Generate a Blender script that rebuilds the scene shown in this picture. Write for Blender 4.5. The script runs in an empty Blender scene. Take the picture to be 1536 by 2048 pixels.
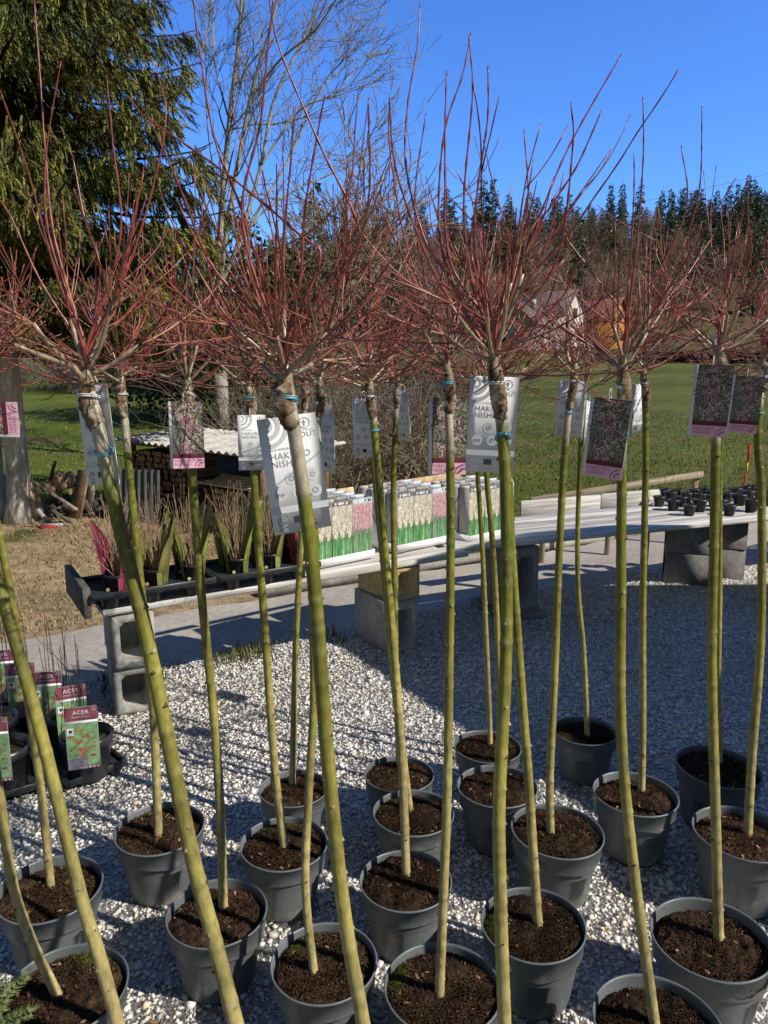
import bpy, math, random
import numpy as np
from mathutils import Vector, Matrix, Euler
R = math.radians
rng = np.random.default_rng(7)
sc = bpy.context.scene
COL = sc.collection

# ------------------------------------------------------------------ camera geometry
H = 1.72; PITCH = R(10.7); F = 1479.0
CP, SP = math.cos(PITCH), math.sin(PITCH)
def ray(x, y):
    a = (x - 768) / F; b = (1024 - y) / F
    return np.array([a, CP + b * SP, -SP + b * CP])
def G(x, y, z=0.0):
    d = ray(x, y); t = (z - H) / d[2]
    return np.array([0, 0, H]) + d * t
def A(x, y, Y):
    d = ray(x, y); return np.array([0, 0, H]) + d * (Y / d[1])
def depth(p): return p[1] * CP + (H - p[2]) * SP
def lerp(a, b, t): return a + (b - a) * t
def sm(a, b, x):
    t = np.clip((x - a) / (b - a), 0, 1); return t * t * (3 - 2 * t)

# ------------------------------------------------------------------ materials
def nodes(m):
    m.use_nodes = True; nt = m.node_tree; nt.nodes.clear(); return nt
def N(nt, t, **kw):
    n = nt.nodes.new(t)
    for k, v in kw.items():
        if k in n.inputs: n.inputs[k].default_value = v
        else: setattr(n, k, v)
    return n
def mat(name, col=None, rough=0.85, ns=40.0, na=0.25, bump=0.3, bs=None, bd=0.004, spec=0.3, metal=0.0, stretch=None, ns2=None, na2=0.25, tint=None, subs=0.0, rnd=0.0):
    """base colour (vertex colour 'col' or a constant) broken up by one or two noises, with a noise bump"""
    m = bpy.data.materials.new(name); nt = nodes(m); L = nt.links.new
    out = N(nt, 'ShaderNodeOutputMaterial'); b = N(nt, 'ShaderNodeBsdfPrincipled')
    b.inputs['Roughness'].default_value = rough; b.inputs['Metallic'].default_value = metal
    b.inputs['Specular IOR Level'].default_value = spec
    L(b.outputs[0], out.inputs[0])
    tc = N(nt, 'ShaderNodeTexCoord'); src = tc.outputs['Object']
    if stretch:
        mp = N(nt, 'ShaderNodeMapping'); mp.inputs['Scale'].default_value = stretch
        L(src, mp.inputs[0]); src = mp.outputs[0]
    if col is None:
        a = N(nt, 'ShaderNodeAttribute', attribute_name='col'); c = a.outputs['Color']
    else:
        a = N(nt, 'ShaderNodeRGB'); a.outputs[0].default_value = (*col, 1); c = a.outputs[0]
    def layer(c, s, amt, det):
        no = N(nt, 'ShaderNodeTexNoise'); no.inputs['Scale'].default_value = s; no.inputs['Detail'].default_value = det
        L(src, no.inputs['Vector'])
        mr = N(nt, 'ShaderNodeMapRange'); mr.inputs['From Min'].default_value = .3; mr.inputs['From Max'].default_value = .7
        mr.inputs['To Min'].default_value = 1 - amt; mr.inputs['To Max'].default_value = 1 + amt
        L(no.outputs[0], mr.inputs[0])
        mx = N(nt, 'ShaderNodeVectorMath', operation='MULTIPLY'); L(c, mx.inputs[0]); L(mr.outputs[0], mx.inputs[1])
        return mx.outputs[0]
    c = layer(c, ns, na, 5)
    if ns2: c = layer(c, ns2, na2, 3)
    if tint:
        no = N(nt, 'ShaderNodeTexNoise'); no.inputs['Scale'].default_value = tint[1]; no.inputs['Detail'].default_value = 4; L(src, no.inputs['Vector'])
        mr = N(nt, 'ShaderNodeMapRange'); mr.inputs['From Min'].default_value = tint[2]; mr.inputs['From Max'].default_value = tint[2] + .12; L(no.outputs[0], mr.inputs[0])
        mx = N(nt, 'ShaderNodeMix', data_type='RGBA'); L(mr.outputs[0], mx.inputs['Factor']); L(c, mx.inputs[6]); mx.inputs[7].default_value = (*tint[0], 1); c = mx.outputs[2]
    if rnd:
        oi = N(nt, 'ShaderNodeObjectInfo'); mr = N(nt, 'ShaderNodeMapRange'); mr.inputs['To Min'].default_value = 1 - rnd; mr.inputs['To Max'].default_value = 1 + rnd; L(oi.outputs['Random'], mr.inputs[0])
        mx = N(nt, 'ShaderNodeVectorMath', operation='MULTIPLY'); L(c, mx.inputs[0]); L(mr.outputs[0], mx.inputs[1]); c = mx.outputs[0]
    L(c, b.inputs['Base Color'])
    if subs:
        b.inputs['Subsurface Weight'].default_value = subs; b.inputs['Subsurface Radius'].default_value = (.01, .01, .01)
    if bump:
        no = N(nt, 'ShaderNodeTexNoise'); no.inputs['Scale'].default_value = bs or ns * 2; no.inputs['Detail'].default_value = 6; L(src, no.inputs['Vector'])
        bp = N(nt, 'ShaderNodeBump'); bp.inputs['Strength'].default_value = bump; bp.inputs['Distance'].default_value = bd
        L(no.outputs[0], bp.inputs['Height']); L(bp.outputs[0], b.inputs['Normal'])
    return m

M = {}
M['bark'] = mat('green_willow_bark', None, .5, 90, .30, .5, 200, .0018, spec=.4, stretch=(1, 1, .4), ns2=11, na2=.28, tint=((.11, .085, .035), 46, .655))
M['graft'] = mat('graft_bark', None, .85, 70, .45, .9, 90, .004, ns2=22, na2=.4)
M['twig'] = mat('twig_bark', None, .34, 90, .3, 0, spec=.6)
M['pot'] = mat('grey_pot_plastic', (.135, .148, .152), .42, 6, .16, .12, 30, .002, spec=.45, ns2=60, na2=.10, tint=((.25, .24, .205), 16, .595), rnd=.15)
M['soil'] = mat('peat', None, .95, 60, .5, 1.0, 160, .006, ns2=14, na2=.45, spec=.1, rnd=.35)
M['card'] = mat('white_card', (.80, .81, .82), .5, 12, .03, .03, spec=.4)
M['greyprint'] = mat('grey_print', (.34, .36, .40), .5, 30, .05, 0)
M['palegrey'] = mat('pale_grey_print', (.62, .64, .67), .5, 30, .04, 0)
M['darkprint'] = mat('dark_print', (.04, .045, .06), .5, 30, .05, 0)
M['pink'] = mat('pink_print', (.80, .48, .58), .5, 30, .05, 0)
M['magenta'] = mat('magenta_print', (.45, .12, .26), .5, 30, .05, 0)
M['maroon'] = mat('maroon_print', (.14, .02, .04), .5, 30, .1, 0)
M['fadegrey'] = mat('faded_grey_print', (.20, .185, .185), .5, 30, .05, 0)
M['white'] = mat('white_print', (.82, .82, .82), .5, 30, .03, 0)
M['col'] = mat('coloured_print', None, .5, 60, .12, 0)
M['plain'] = mat('plain_colour', None, .8, 30, .25, .25, 80, .003)
M['concrete'] = mat('concrete', None, .92, 30, .2, .6, 120, .004, ns2=5, na2=.25, spec=.15)
M['plank'] = mat('weathered_plank', None, .9, 46, .42, .8, 70, .004, stretch=(.05, 1, 1), ns2=7, na2=.25, tint=((.24, .215, .18), 5, .60))
M['wood'] = mat('rough_wood', None, .9, 25, .35, .6, 60, .005, ns2=5, na2=.3)
M['blackplastic'] = mat('black_plastic', (.018, .019, .022), .4, 20, .3, .15, 60, .002, spec=.5)
M['tray'] = mat('dark_tray_plastic', (.03, .033, .038), .35, 20, .25, .1, 60, .002, spec=.5)
M['gravel'] = mat('crushed_limestone', None, .9, 60, .16, .5, 220, .002, spec=.2)
M['leaf'] = mat('needle_leaf', None, .6, 3, .3, 0, spec=.25)
M['treebark'] = mat('tree_bark', None, .95, 7, .35, 1.0, 16, .03, stretch=(1, 1, .3), ns2=30, na2=.3, spec=.1)
M['straw'] = mat('straw_grass', None, .85, 20, .25, 0)
M['roofsheet'] = mat('fibre_cement_sheet', (.50, .48, .43), .9, 5, .25, .4, 60, .004, ns2=30, na2=.2)
M['render'] = mat('painted_render', None, .9, 1.2, .08, .2, 10, .01)
M['tile'] = mat('roof_tile', None, .9, 2, .25, .5, 6, .04)
M['tie'] = mat('plastic_tie', None, .4, 30, .1, 0, spec=.5)

# ------------------------------------------------------------------ mesh builder
class MB:
    def __init__(s): s.v = []; s.f = []; s.c = []; s.mi = []; s.n = 0
    def add(s, v, faces, col=(.5, .5, .5), mi=0):
        """faces: array (K,3)/(K,4) or list of lists"""
        v = np.asarray(v, float).reshape(-1, 3)
        c = np.asarray(col, float)
        if c.ndim == 1: c = np.tile(c, (len(v), 1))
        if isinstance(faces, np.ndarray): fl = [faces]
        else:
            by = {}
            for q in faces: by.setdefault(len(q), []).append(q)
            fl = [np.array(q) for q in by.values()]
        for q in fl:
            s.f.append(q + s.n); s.mi.append(np.full(len(q), mi))
        s.v.append(v); s.c.append(c); s.n += len(v); return s
    def build(s, name, mats, parent=None, smooth=False, loc=None):
        me = bpy.data.meshes.new(name)
        v = np.concatenate(s.v); c = np.concatenate(s.c)
        if loc is None: loc = np.array(parent.matrix_basis.translation) if parent is not None and parent.parent is None else None
        if parent is not None and parent.parent is not None:
            loc = np.array(parent.parent.matrix_basis.translation)
        if loc is not None: v = v - np.asarray(loc)
        loops = np.concatenate([q.reshape(-1) for q in s.f]).astype(np.int32)
        tot = np.concatenate([np.full(len(q), q.shape[1]) for q in s.f]).astype(np.int32)
        st = np.concatenate([[0], np.cumsum(tot)[:-1]]).astype(np.int32)
        me.vertices.add(len(v)); me.vertices.foreach_set('co', v.astype(np.float32).reshape(-1))
        me.loops.add(len(loops)); me.loops.foreach_set('vertex_index', loops)
        me.polygons.add(len(tot)); me.polygons.foreach_set('loop_start', st); me.polygons.foreach_set('loop_total', tot)
        if not isinstance(mats, (list, tuple)): mats = [mats]
        for m in mats: me.materials.append(M[m] if isinstance(m, str) else m)
        if len(mats) > 1: me.polygons.foreach_set('material_index', np.concatenate(s.mi).astype(np.int32))
        if smooth: me.polygons.foreach_set('use_smooth', np.ones(len(tot), bool))
        ca = me.color_attributes.new('col', 'FLOAT_COLOR', 'POINT')
        ca.data.foreach_set('color', np.concatenate([c, np.ones((len(c), 1))], 1).astype(np.float32).reshape(-1))
        me.update(calc_edges=True); me.validate()
        o = bpy.data.objects.new(name, me); COL.objects.link(o)
        if parent is not None: o.parent = parent
        return o
    # --- shapes
    def box(s, c, size, rz=0, col=(.5, .5, .5), mi=0, rot=None, jit=0):
        x, y, z = np.array(size) / 2
        v = np.array([[-x, -y, -z], [x, -y, -z], [x, y, -z], [-x, y, -z], [-x, -y, z], [x, -y, z], [x, y, z], [-x, y, z]])
        if jit: v = v + rng.normal(0, jit, v.shape)
        m = np.array(rot.to_matrix()) if rot is not None else np.array(Matrix.Rotation(rz, 3, 'Z'))
        v = v @ m.T + np.array(c)
        return s.add(v, np.array([[0, 3, 2, 1], [4, 5, 6, 7], [0, 1, 5, 4], [1, 2, 6, 5], [2, 3, 7, 6], [3, 0, 4, 7]]), col, mi)
    def bbox(s, c, size, rz=0, col=(.5, .5, .5), bev=.004, mi=0):
        """box with chamfered vertical and top edges"""
        x, y, z = np.array(size) / 2; b = min(bev, x * .4, y * .4, z * .4)
        def ring(ix, iy, zz):
            return [[-ix, -iy + b, zz], [-ix + b, -iy, zz], [ix - b, -iy, zz], [ix, -iy + b, zz], [ix, iy - b, zz], [ix - b, iy, zz], [-ix + b, iy, zz], [-ix, iy - b, zz]]
        v = np.array(ring(x - b, y - b, -z) + ring(x, y, -z + b) + ring(x, y, z - b) + ring(x - b, y - b, z))
        f = [[k * 8 + i, k * 8 + (i + 1) % 8, (k + 1) * 8 + (i + 1) % 8, (k + 1) * 8 + i] for k in range(3) for i in range(8)]
        f += [list(range(7, -1, -1)), list(range(24, 32))]
        m = np.array(Matrix.Rotation(rz, 3, 'Z'))
        return s.add(v @ m.T + np.array(c), f, col, mi)
    def tube(s, p, r, n=6, col=(.5, .5, .5), cap=True, mi=0):
        p = np.asarray(p, float); K = len(p)
        r = np.broadcast_to(np.asarray(r, float), (K,))
        t = np.gradient(p, axis=0); t /= np.linalg.norm(t, axis=1, keepdims=True) + 1e-12
        ref = np.array([0, 0, 1.0]) if abs(t[0, 2]) < .9 else np.array([1.0, 0, 0])
        b = np.cross(t, ref); ln = np.linalg.norm(b, axis=1, keepdims=True)
        b = b / np.maximum(ln, 1e-6)
        for i in range(1, K):
            if ln[i] < .15 or np.dot(b[i], b[i - 1]) < .3:
                q = b[i - 1] - t[i] * np.dot(b[i - 1], t[i]); b[i] = q / (np.linalg.norm(q) + 1e-9)
        a = np.cross(b, t)
        th = np.arange(n) / n * 2 * np.pi
        v = p[:, None] + r[:, None, None] * (np.cos(th)[None, :, None] * a[:, None] + np.sin(th)[None, :, None] * b[:, None])
        i = np.arange(K - 1)[:, None] * n; j = np.arange(n)[None]; j2 = (j + 1) % n
        q = np.stack([i + j, i + j2, i + n + j2, i + n + j], -1).reshape(-1, 4)
        c = np.asarray(col, float)
        if c.ndim == 2: c = np.repeat(c, n, 0)
        s.add(v.reshape(-1, 3), q, c, mi)
        if cap:
            s.f.append(np.arange(n)[::-1][None] + s.n - K * n); s.mi.append(np.array([mi]))
            s.f.append(np.arange(n)[None] + s.n - n); s.mi.append(np.array([mi]))
        return s
    def lathe(s, prof, n=32, c=(0, 0, 0), col=(.5, .5, .5), mi=0, cap0=False, cap1=False, wob=0):
        prof = np.asarray(prof, float); K = len(prof); th = np.arange(n) / n * 2 * np.pi
        rr = prof[:, 0][:, None] * (1 + wob * np.sin(2 * th + 1.0))[None]
        v = np.stack([rr * np.cos(th), rr * np.sin(th), np.repeat(prof[:, 1][:, None], n, 1)], -1) + np.array(c)
        i = np.arange(K - 1)[:, None] * n; j = np.arange(n)[None]; j2 = (j + 1) % n
        q = np.stack([i + j, i + j2, i + n + j2, i + n + j], -1).reshape(-1, 4)
        cc = np.asarray(col, float)
        if cc.ndim == 2: cc = np.repeat(cc, n, 0)
        s.add(v.reshape(-1, 3), q, cc, mi)
        if cap0: s.f.append(np.arange(n)[::-1][None] + s.n - K * n); s.mi.append(np.array([mi]))
        if cap1: s.f.append(np.arange(n)[None] + s.n - n); s.mi.append(np.array([mi]))
        return s
    def inst(s, tv, tf, mats, pos, cols, mi=0):
        """many transformed copies of a small template: mats (n,3,3), pos (n,3), cols (n,3) or (n,k,3)"""
        k = len(tv); n = len(pos)
        v = np.einsum('nij,kj->nki', mats, tv) + pos[:, None]
        f = (tf[None] + (np.arange(n) * k)[:, None, None]).reshape(-1, tf.shape[1])
        c = cols if cols.ndim == 3 else np.repeat(cols[:, None], k, 1)
        return s.add(v.reshape(-1, 3), f, c.reshape(-1, 3), mi)

def rotmats(n, full=True, r=rng):
    q = r.normal(size=(n, 4)); q /= np.linalg.norm(q, axis=1, keepdims=True)
    w, x, y, z = q.T
    return np.stack([1 - 2 * (y * y + z * z), 2 * (x * y - z * w), 2 * (x * z + y * w), 2 * (x * y + z * w), 1 - 2 * (x * x + z * z), 2 * (y * z - x * w),
                     2 * (x * z - y * w), 2 * (y * z + x * w), 1 - 2 * (x * x + y * y)], -1).reshape(n, 3, 3)
def frames(d, r=rng):
    """matrices whose Z axis is each direction d, random spin"""
    d = d / (np.linalg.norm(d, axis=1, keepdims=True) + 1e-9)
    a = np.cross(d, r.normal(size=d.shape)); a /= np.linalg.norm(a, axis=1, keepdims=True) + 1e-9
    return np.stack([a, np.cross(d, a), d], -1)

def spline(pts, n):
    """Catmull-Rom resample through pts to n points"""
    p = np.asarray(pts, float)
    if len(p) == 2: return p[0] + (p[1] - p[0]) * np.linspace(0, 1, n)[:, None]
    P = np.vstack([2 * p[0] - p[1], p, 2 * p[-1] - p[-2]])
    seg = np.linalg.norm(np.diff(p, axis=0), axis=1); cum = np.concatenate([[0], np.cumsum(seg)])
    u = np.linspace(0, cum[-1] * .99999, n); i = np.clip(np.searchsorted(cum, u, side='right') - 1, 0, len(seg) - 1)
    t = ((u - cum[i]) / seg[i])[:, None]; a, b, c, d = P[i], P[i + 1], P[i + 2], P[i + 3]
    return .5 * (2 * b + (c - a) * t + (2 * a - 5 * b + 4 * c - d) * t ** 2 + (3 * b - a - 3 * c + d) * t ** 3)

def tag(o, label=None, cat=None, group=None, kind=None):
    if label: o['label'] = label
    if cat: o['category'] = cat
    if group: o['group'] = group
    if kind: o['kind'] = kind
    return o
def empty(name, loc, label, cat, group=None, rz=0):
    o = bpy.data.objects.new(name, None); COL.objects.link(o); o.location = [float(q) for q in loc]; o.rotation_euler = (0, 0, rz)
    o.empty_display_size = .05
    return tag(o, label, cat, group)
def dup(root, loc, rot=(0, 0, 0), label=None, group=None, scale=1.0):
    def rec(o, par):
        c = o.copy(); COL.objects.link(c)
        if par is not None: c.parent = par
        for ch in list(o.children): rec(ch, c)
        return c
    r = rec(root, None); r.location = [float(q) for q in loc]; r.rotation_euler = rot
    r.scale = (scale,) * 3
    if label: r['label'] = label
    if group: r['group'] = group
    return r
def text_mesh(txt, size, name='text', align='LEFT', spacing=1.0):
    cu = bpy.data.curves.new(name, 'FONT'); cu.body = txt; cu.size = size; cu.align_x = align; cu.space_line = .82; cu.space_character = spacing
    cu.resolution_u = 2
    o = bpy.data.objects.new(name, cu); COL.objects.link(o)
    dg = bpy.context.evaluated_depsgraph_get(); me = bpy.data.meshes.new_from_object(o.evaluated_get(dg))
    v = np.zeros(len(me.vertices) * 3, np.float32); me.vertices.foreach_get('co', v)
    f = [list(p.vertices) for p in me.polygons]
    bpy.data.objects.remove(o); bpy.data.curves.remove(cu); bpy.data.meshes.remove(me)
    return v.reshape(-1, 3), f
def add_text(mb, txt, size, x, z, y, col=(0, 0, 0), align='LEFT', mi=0, spacing=1.0, rot=0):
    v, f = text_mesh(txt, size, align=align, spacing=spacing)
    if rot: c, s = math.cos(rot), math.sin(rot); v = np.stack([v[:, 0] * c - v[:, 1] * s, v[:, 0] * s + v[:, 1] * c, v[:, 2]], -1)
    w = np.stack([v[:, 0] + x, np.full(len(v), y), v[:, 1] + z], -1)
    mb.add(w, f, col, mi)
def ring2d(mb, x, z, y, r0, r1, col, a0=0, a1=360, n=28, clip=None, mi=0):
    th = np.radians(np.linspace(a0, a1, n))
    o = np.stack([x + r1 * np.cos(th), np.full(n, y), z + r1 * np.sin(th)], -1)
    i = np.stack([x + r0 * np.cos(th), np.full(n, y), z + r0 * np.sin(th)], -1)
    if clip: 
        for q in (o, i): q[:, 0] = np.clip(q[:, 0], clip[0], clip[1]); q[:, 2] = np.clip(q[:, 2], clip[2], clip[3])
    k = np.arange(n - 1)
    mb.add(np.vstack([o, i]), np.stack([k, k + n, k + n + 1, k + 1], -1), col, mi)
def rect2d(mb, x0, x1, z0, z1, y, col, mi=0):
    mb.add([[x0, y, z0], [x1, y, z0], [x1, y, z1], [x0, y, z1]], np.array([[0, 1, 2, 3]]), col, mi)

# ------------------------------------------------------------------ world, sun, camera
SUN = np.array([.92, -.40, 0]); SUN /= np.linalg.norm(SUN); ELEV = R(40)
SUN = np.array([SUN[0] * math.cos(ELEV), SUN[1] * math.cos(ELEV), math.sin(ELEV)])
w = bpy.data.worlds.new('World'); sc.world = w; w.use_nodes = True; nt = w.node_tree; nt.nodes.clear()
sky = N(nt, 'ShaderNodeTexSky', sky_type='NISHITA'); sky.sun_disc = False; sky.sun_elevation = ELEV
sky.sun_rotation = math.atan2(SUN[0], SUN[1]); sky.air_density = 1.0; sky.dust_density = .15; sky.ozone_density = 3.0; sky.altitude = 400
hs = N(nt, 'ShaderNodeHueSaturation'); hs.inputs['Saturation'].default_value = 1.12; hs.inputs['Hue'].default_value = .505
# the clear sky away from the sun is a deeper blue than the rest of the dome
tcw = N(nt, 'ShaderNodeTexCoord'); dpw = N(nt, 'ShaderNodeVectorMath', operation='DOT_PRODUCT'); dpw.inputs[1].default_value = (-.12, .94, .32)
nt.links.new(tcw.outputs['Generated'], dpw.inputs[0])
mrw = N(nt, 'ShaderNodeMapRange', interpolation_type='SMOOTHSTEP'); mrw.inputs['From Min'].default_value = .35; mrw.inputs['From Max'].default_value = .88
nt.links.new(dpw.outputs['Value'], mrw.inputs[0])
mxw = N(nt, 'ShaderNodeMix', data_type='RGBA'); mxw.inputs[6].default_value = (.60, .54, .46, 1); mxw.inputs[7].default_value = (.86, 1.33, 2.0, 1); nt.links.new(mrw.outputs[0], mxw.inputs['Factor'])
mlw = N(nt, 'ShaderNodeVectorMath', operation='MULTIPLY'); nt.links.new(mxw.outputs[2], mlw.inputs[1])
bg = N(nt, 'ShaderNodeBackground'); bg.inputs['Strength'].default_value = .12
wo = N(nt, 'ShaderNodeOutputWorld')
nt.links.new(sky.outputs[0], hs.inputs['Color']); nt.links.new(hs.outputs[0], mlw.inputs[0]); nt.links.new(mlw.outputs[0], bg.inputs[0]); nt.links.new(bg.outputs[0], wo.inputs[0])
sd = bpy.data.lights.new('sun', 'SUN'); sd.energy = 5.0; sd.angle = R(.5); sd.color = (1, .935, .84)
so = bpy.data.objects.new('sun', sd); COL.objects.link(so); so.rotation_euler = Vector(-SUN).to_track_quat('-Z', 'Y').to_euler(); so.location = (8, -4, 10)
cd = bpy.data.cameras.new('camera'); cam = bpy.data.objects.new('camera', cd); COL.objects.link(cam)
cd.sensor_fit = 'VERTICAL'; cd.sensor_height = 36; cd.sensor_width = 27; cd.lens = 36 * F / 2048; cd.clip_end = 12000; cd.clip_start = .05
cam.location = (0, 0, H); cam.rotation_euler = (R(90) - PITCH, 0, 0); sc.camera = cam
sc.view_settings.view_transform = 'Standard'; sc.view_settings.look = 'None'; sc.view_settings.exposure = 0
sc.cycles.max_bounces = 6; sc.cycles.transparent_max_bounces = 8

# ------------------------------------------------------------------ terrain
def tz(X, Y):
    X = np.asarray(X, float); Y = np.asarray(Y, float)
    dn = (X + 1.35) * -.525 + (Y - 3.46) * .851
    z = np.where(Y > 10, .043 * (np.minimum(Y, 70) - 10), 0) - .24 * (1 - sm(2.3, 5.0, dn))
    z = np.where(Y > 70, z + .085 * (np.minimum(Y, 105) - 70), z)
    hh = 17 + np.interp(X, [-150, -60, 0, 55, 115, 200], [-7, -3, 8, 14, 17, 22])
    z = z + sm(100, 225, Y) * hh + np.where(Y > 225, -.05 * (Y - 225), 0)
    z = z + sm(12, 40, Y) * .35 * np.sin(X * .09 + 1) * np.cos(Y * .07)
    return z
ys = np.concatenate([np.linspace(-30, 1, 6), np.linspace(2, 14, 60), np.linspace(14.7, 40, 34), np.linspace(42, 240, 70), np.linspace(250, 2500, 16)])
xs = np.concatenate([np.linspace(-1500, -170, 8), np.linspace(-160, -14, 40), np.linspace(-13, 14, 70), np.linspace(16, 200, 70), np.linspace(220, 1500, 8)])
X, Y = np.meshgrid(xs, ys); Z = tz(X, Y)
v = np.stack([X, Y, Z], -1).reshape(-1, 3); nx = len(xs); ny = len(ys)
i = (np.arange(ny - 1)[:, None] * nx + np.arange(nx - 1)[None]).reshape(-1)
f = np.stack([i, i + 1, i + nx + 1, i + nx], -1)
g = np.array([.125, .165, .030]); g2 = np.array([.125, .145, .042]); br = np.array([.10, .082, .05]); lit = np.array([.085, .068, .045])
yy = v[:, 1][:, None]; xx = v[:, 0][:, None]
c = lerp(g, g2, sm(-2, 6, xx)); c = lerp(c, br, sm(72, 85, yy) * .75); c = lerp(c, lit, sm(115, 150, yy))
gm = mat('meadow_grass', None, .95, 3.0, .22, 1.0, 45, .06, ns2=.22, na2=.28, spec=.05, tint=((.19, .165, .075), .9, .555))
mb = MB(); mb.add(v, f, c); o = mb.build('ground', gm, smooth=True); tag(o, 'green meadow rising gently to the wooded hill', 'ground', kind='structure')

# table line frame
P0 = np.array([-1.35, 3.46, 0]); U = np.array([.851, .525, 0]); Nn = np.array([-.525, .851, 0]); ANG = math.atan2(.525, .851)
def TP(s, d, z=0): return P0 + U * s + Nn * d + np.array([0, 0, z])
def sheet(name, fn, s0, s1, d0, d1, z, ns, nd, matl, col, label, jit=0.03):
    S = np.linspace(s0, s1, ns); D = np.linspace(d0, d1, nd)
    vv = []
    for a in range(nd):
        for b in range(ns):
            dd = D[a] + (rng.normal(0, jit) if a in (0, nd - 1) else 0)
            q_ = TP(S[b], dd, 0); q_[2] = float(tz(q_[0], q_[1])) + z; vv.append(q_)
    k = (np.arange(nd - 1)[:, None] * ns + np.arange(ns - 1)[None]).reshape(-1)
    q = MB(); q.add(np.array(vv), np.stack([k, k + 1, k + ns + 1, k + ns], -1), col)
    return tag(q.build(name, matl), label, name.replace('_', ' '), kind='structure')
dirtm = mat('dry_earth', None, .95, 12, .3, 1.0, 50, .02, ns2=2.2, na2=.25, spec=.05, tint=((.09, .10, .035), 1.1, .58))
sheet('verge', None, -14, 3.2, 2.05, 6.2, .018, 90, 30, dirtm, (.33, .245, .15), 'bare dry earth verge beyond the path', .12)
pathm = mat('old_asphalt_path', None, .92, 18, .16, .5, 90, .006, ns2=1.3, na2=.18, spec=.1, tint=((.42, .37, .29), 1.6, .58))
sheet('path', None, -14, 12, .45, 2.15, .026, 90, 8, pathm, (.40, .365, .32), 'narrow pale grey path behind the tables', .03)
kerbm = M['concrete']
mb = MB(); mb.box(TP(6.0, 2.22, -.18), (8.6, .10, .10), ANG, (.42, .40, .36)); tag(mb.build('kerb', kerbm), 'pale concrete kerb along the far side of the path', 'kerb', kind='structure')
gbm = mat('gravel_bed', None, .95, 90, .5, 1.0, 120, .015, ns2=6, na2=.2, spec=.05)
mb = MB(); gs = np.linspace(-12, 14, 180); ge = .57 + .025 * np.sin(gs * 3.1) + rng.normal(0, .012, 180)
vv = [TP(a, -14, .013) for a in gs] + [TP(a, b, .013) for a, b in zip(gs, ge)] + [TP(a, b + .05, -.30) for a, b in zip(gs, ge)]
k = np.arange(179); mb.add(np.array(vv), np.vstack([np.stack([k, k + 1, k + 181, k + 180], -1), np.stack([k + 180, k + 181, k + 361, k + 360], -1)]), (.44, .42, .39))
tag(mb.build('gravel_bed', gbm), 'pale gravel bed under the pots', 'gravel bed', kind='structure')

# loose stones: nobody could count them
def stones():
    n0 = 230000
    Yv = np.sqrt(rng.uniform(.8 ** 2, 6.6 ** 2, n0)); Xv = rng.uniform(-1, 1, n0) * (.56 * Yv + .2)
    p = np.stack([Xv, Yv, np.zeros(n0)], -1)
    dn = (p - P0) @ Nn; edge = .53 + .04 * np.sin(Xv * 7) + rng.normal(0, .05, n0)
    k = dn < edge; p = p[k]; n = len(p); dn = dn[k]
    tv = np.array([[-1, -1, -1], [1, -1, -1], [1, 1, -1], [-1, 1, -1], [-1, -1, 1], [1, -1, 1], [1, 1, 1], [-1, 1, 1]], float) * .6
    tf = np.array([[0, 3, 2], [0, 2, 1], [4, 5, 6], [4, 6, 7], [0, 1, 5], [0, 5, 4], [1, 2, 6], [1, 6, 5], [2, 3, 7], [2, 7, 6], [3, 0, 4], [3, 4, 7]])
    size = np.clip(rng.lognormal(math.log(.0054), .42, n), .0024, .0150)
    m = rotmats(n) * size[:, None, None] * (rng.uniform(.6, 1.25, (n, 1, 3)))
    m[:, 2] *= .62; p[:, 2] = .012 + size * rng.uniform(.0, .55, n)
    tone = (rng.normal(.75, .075, n) + .04 * np.sin(p[:, 0] * 2.3 + p[:, 1] * 3.1)).clip(.35, .86)
    c = tone[:, None] * np.array([1.0, .97, .915]) * (1 + rng.normal(0, .02, (n, 3)))
    grey = rng.random(n) < .09; c[grey] *= rng.uniform(.45, .8, (grey.sum(), 1)); warm = rng.random(n) < .10; c[warm] *= np.array([1.0, .86, .68])
    q = MB()
    vj = np.einsum('nij,nkj->nki', m, tv[None] + rng.normal(0, .26, (n, 8, 3))) + p[:, None]
    ff = (tf[None] + (np.arange(n) * 8)[:, None, None]).reshape(-1, 3)
    q.add(vj.reshape(-1, 3), ff, np.repeat(c, 8, 0))
    tag(q.build('gravel', 'gravel'), 'loose pale crushed stone covering the yard', 'gravel', kind='stuff')
stones()

def litter():
    n = 420; Yv = np.sqrt(rng.uniform(1.2, 26, n)); Xv = rng.uniform(-1, 1, n) * (.55 * Yv); p = np.stack([Xv, Yv, np.full(n, .026)], -1); dn = (p - P0) @ Nn; p = p[dn < .5]; n = len(p)
    tv = np.array([[0, -1, 0], [.42, -.2, .12], [.25, .5, .05], [0, 1, .25], [-.3, .5, .1], [-.42, -.2, .0]]); tf = np.array([[0, 1, 2, 3], [0, 3, 4, 5]])
    th = rng.uniform(0, 6.283, n); m = np.zeros((n, 3, 3)); sz = rng.uniform(.006, .019, n); ti_ = rng.normal(0, .35, n)
    m[:, 0, 0] = np.cos(th); m[:, 1, 0] = np.sin(th); m[:, 0, 1] = -np.sin(th); m[:, 1, 1] = np.cos(th); m[:, 2, 2] = 1; m[:, 2, 0] = ti_; m *= sz[:, None, None]
    q = MB(); q.inst(tv, tf, m, p, np.array([.22, .14, .075]) * rng.uniform(.4, 1.6, (n, 1))); tag(q.build('leaf_litter', 'straw'), 'scattered dead brown leaf bits on the gravel', 'leaf litter', kind='stuff')
litter()
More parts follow.
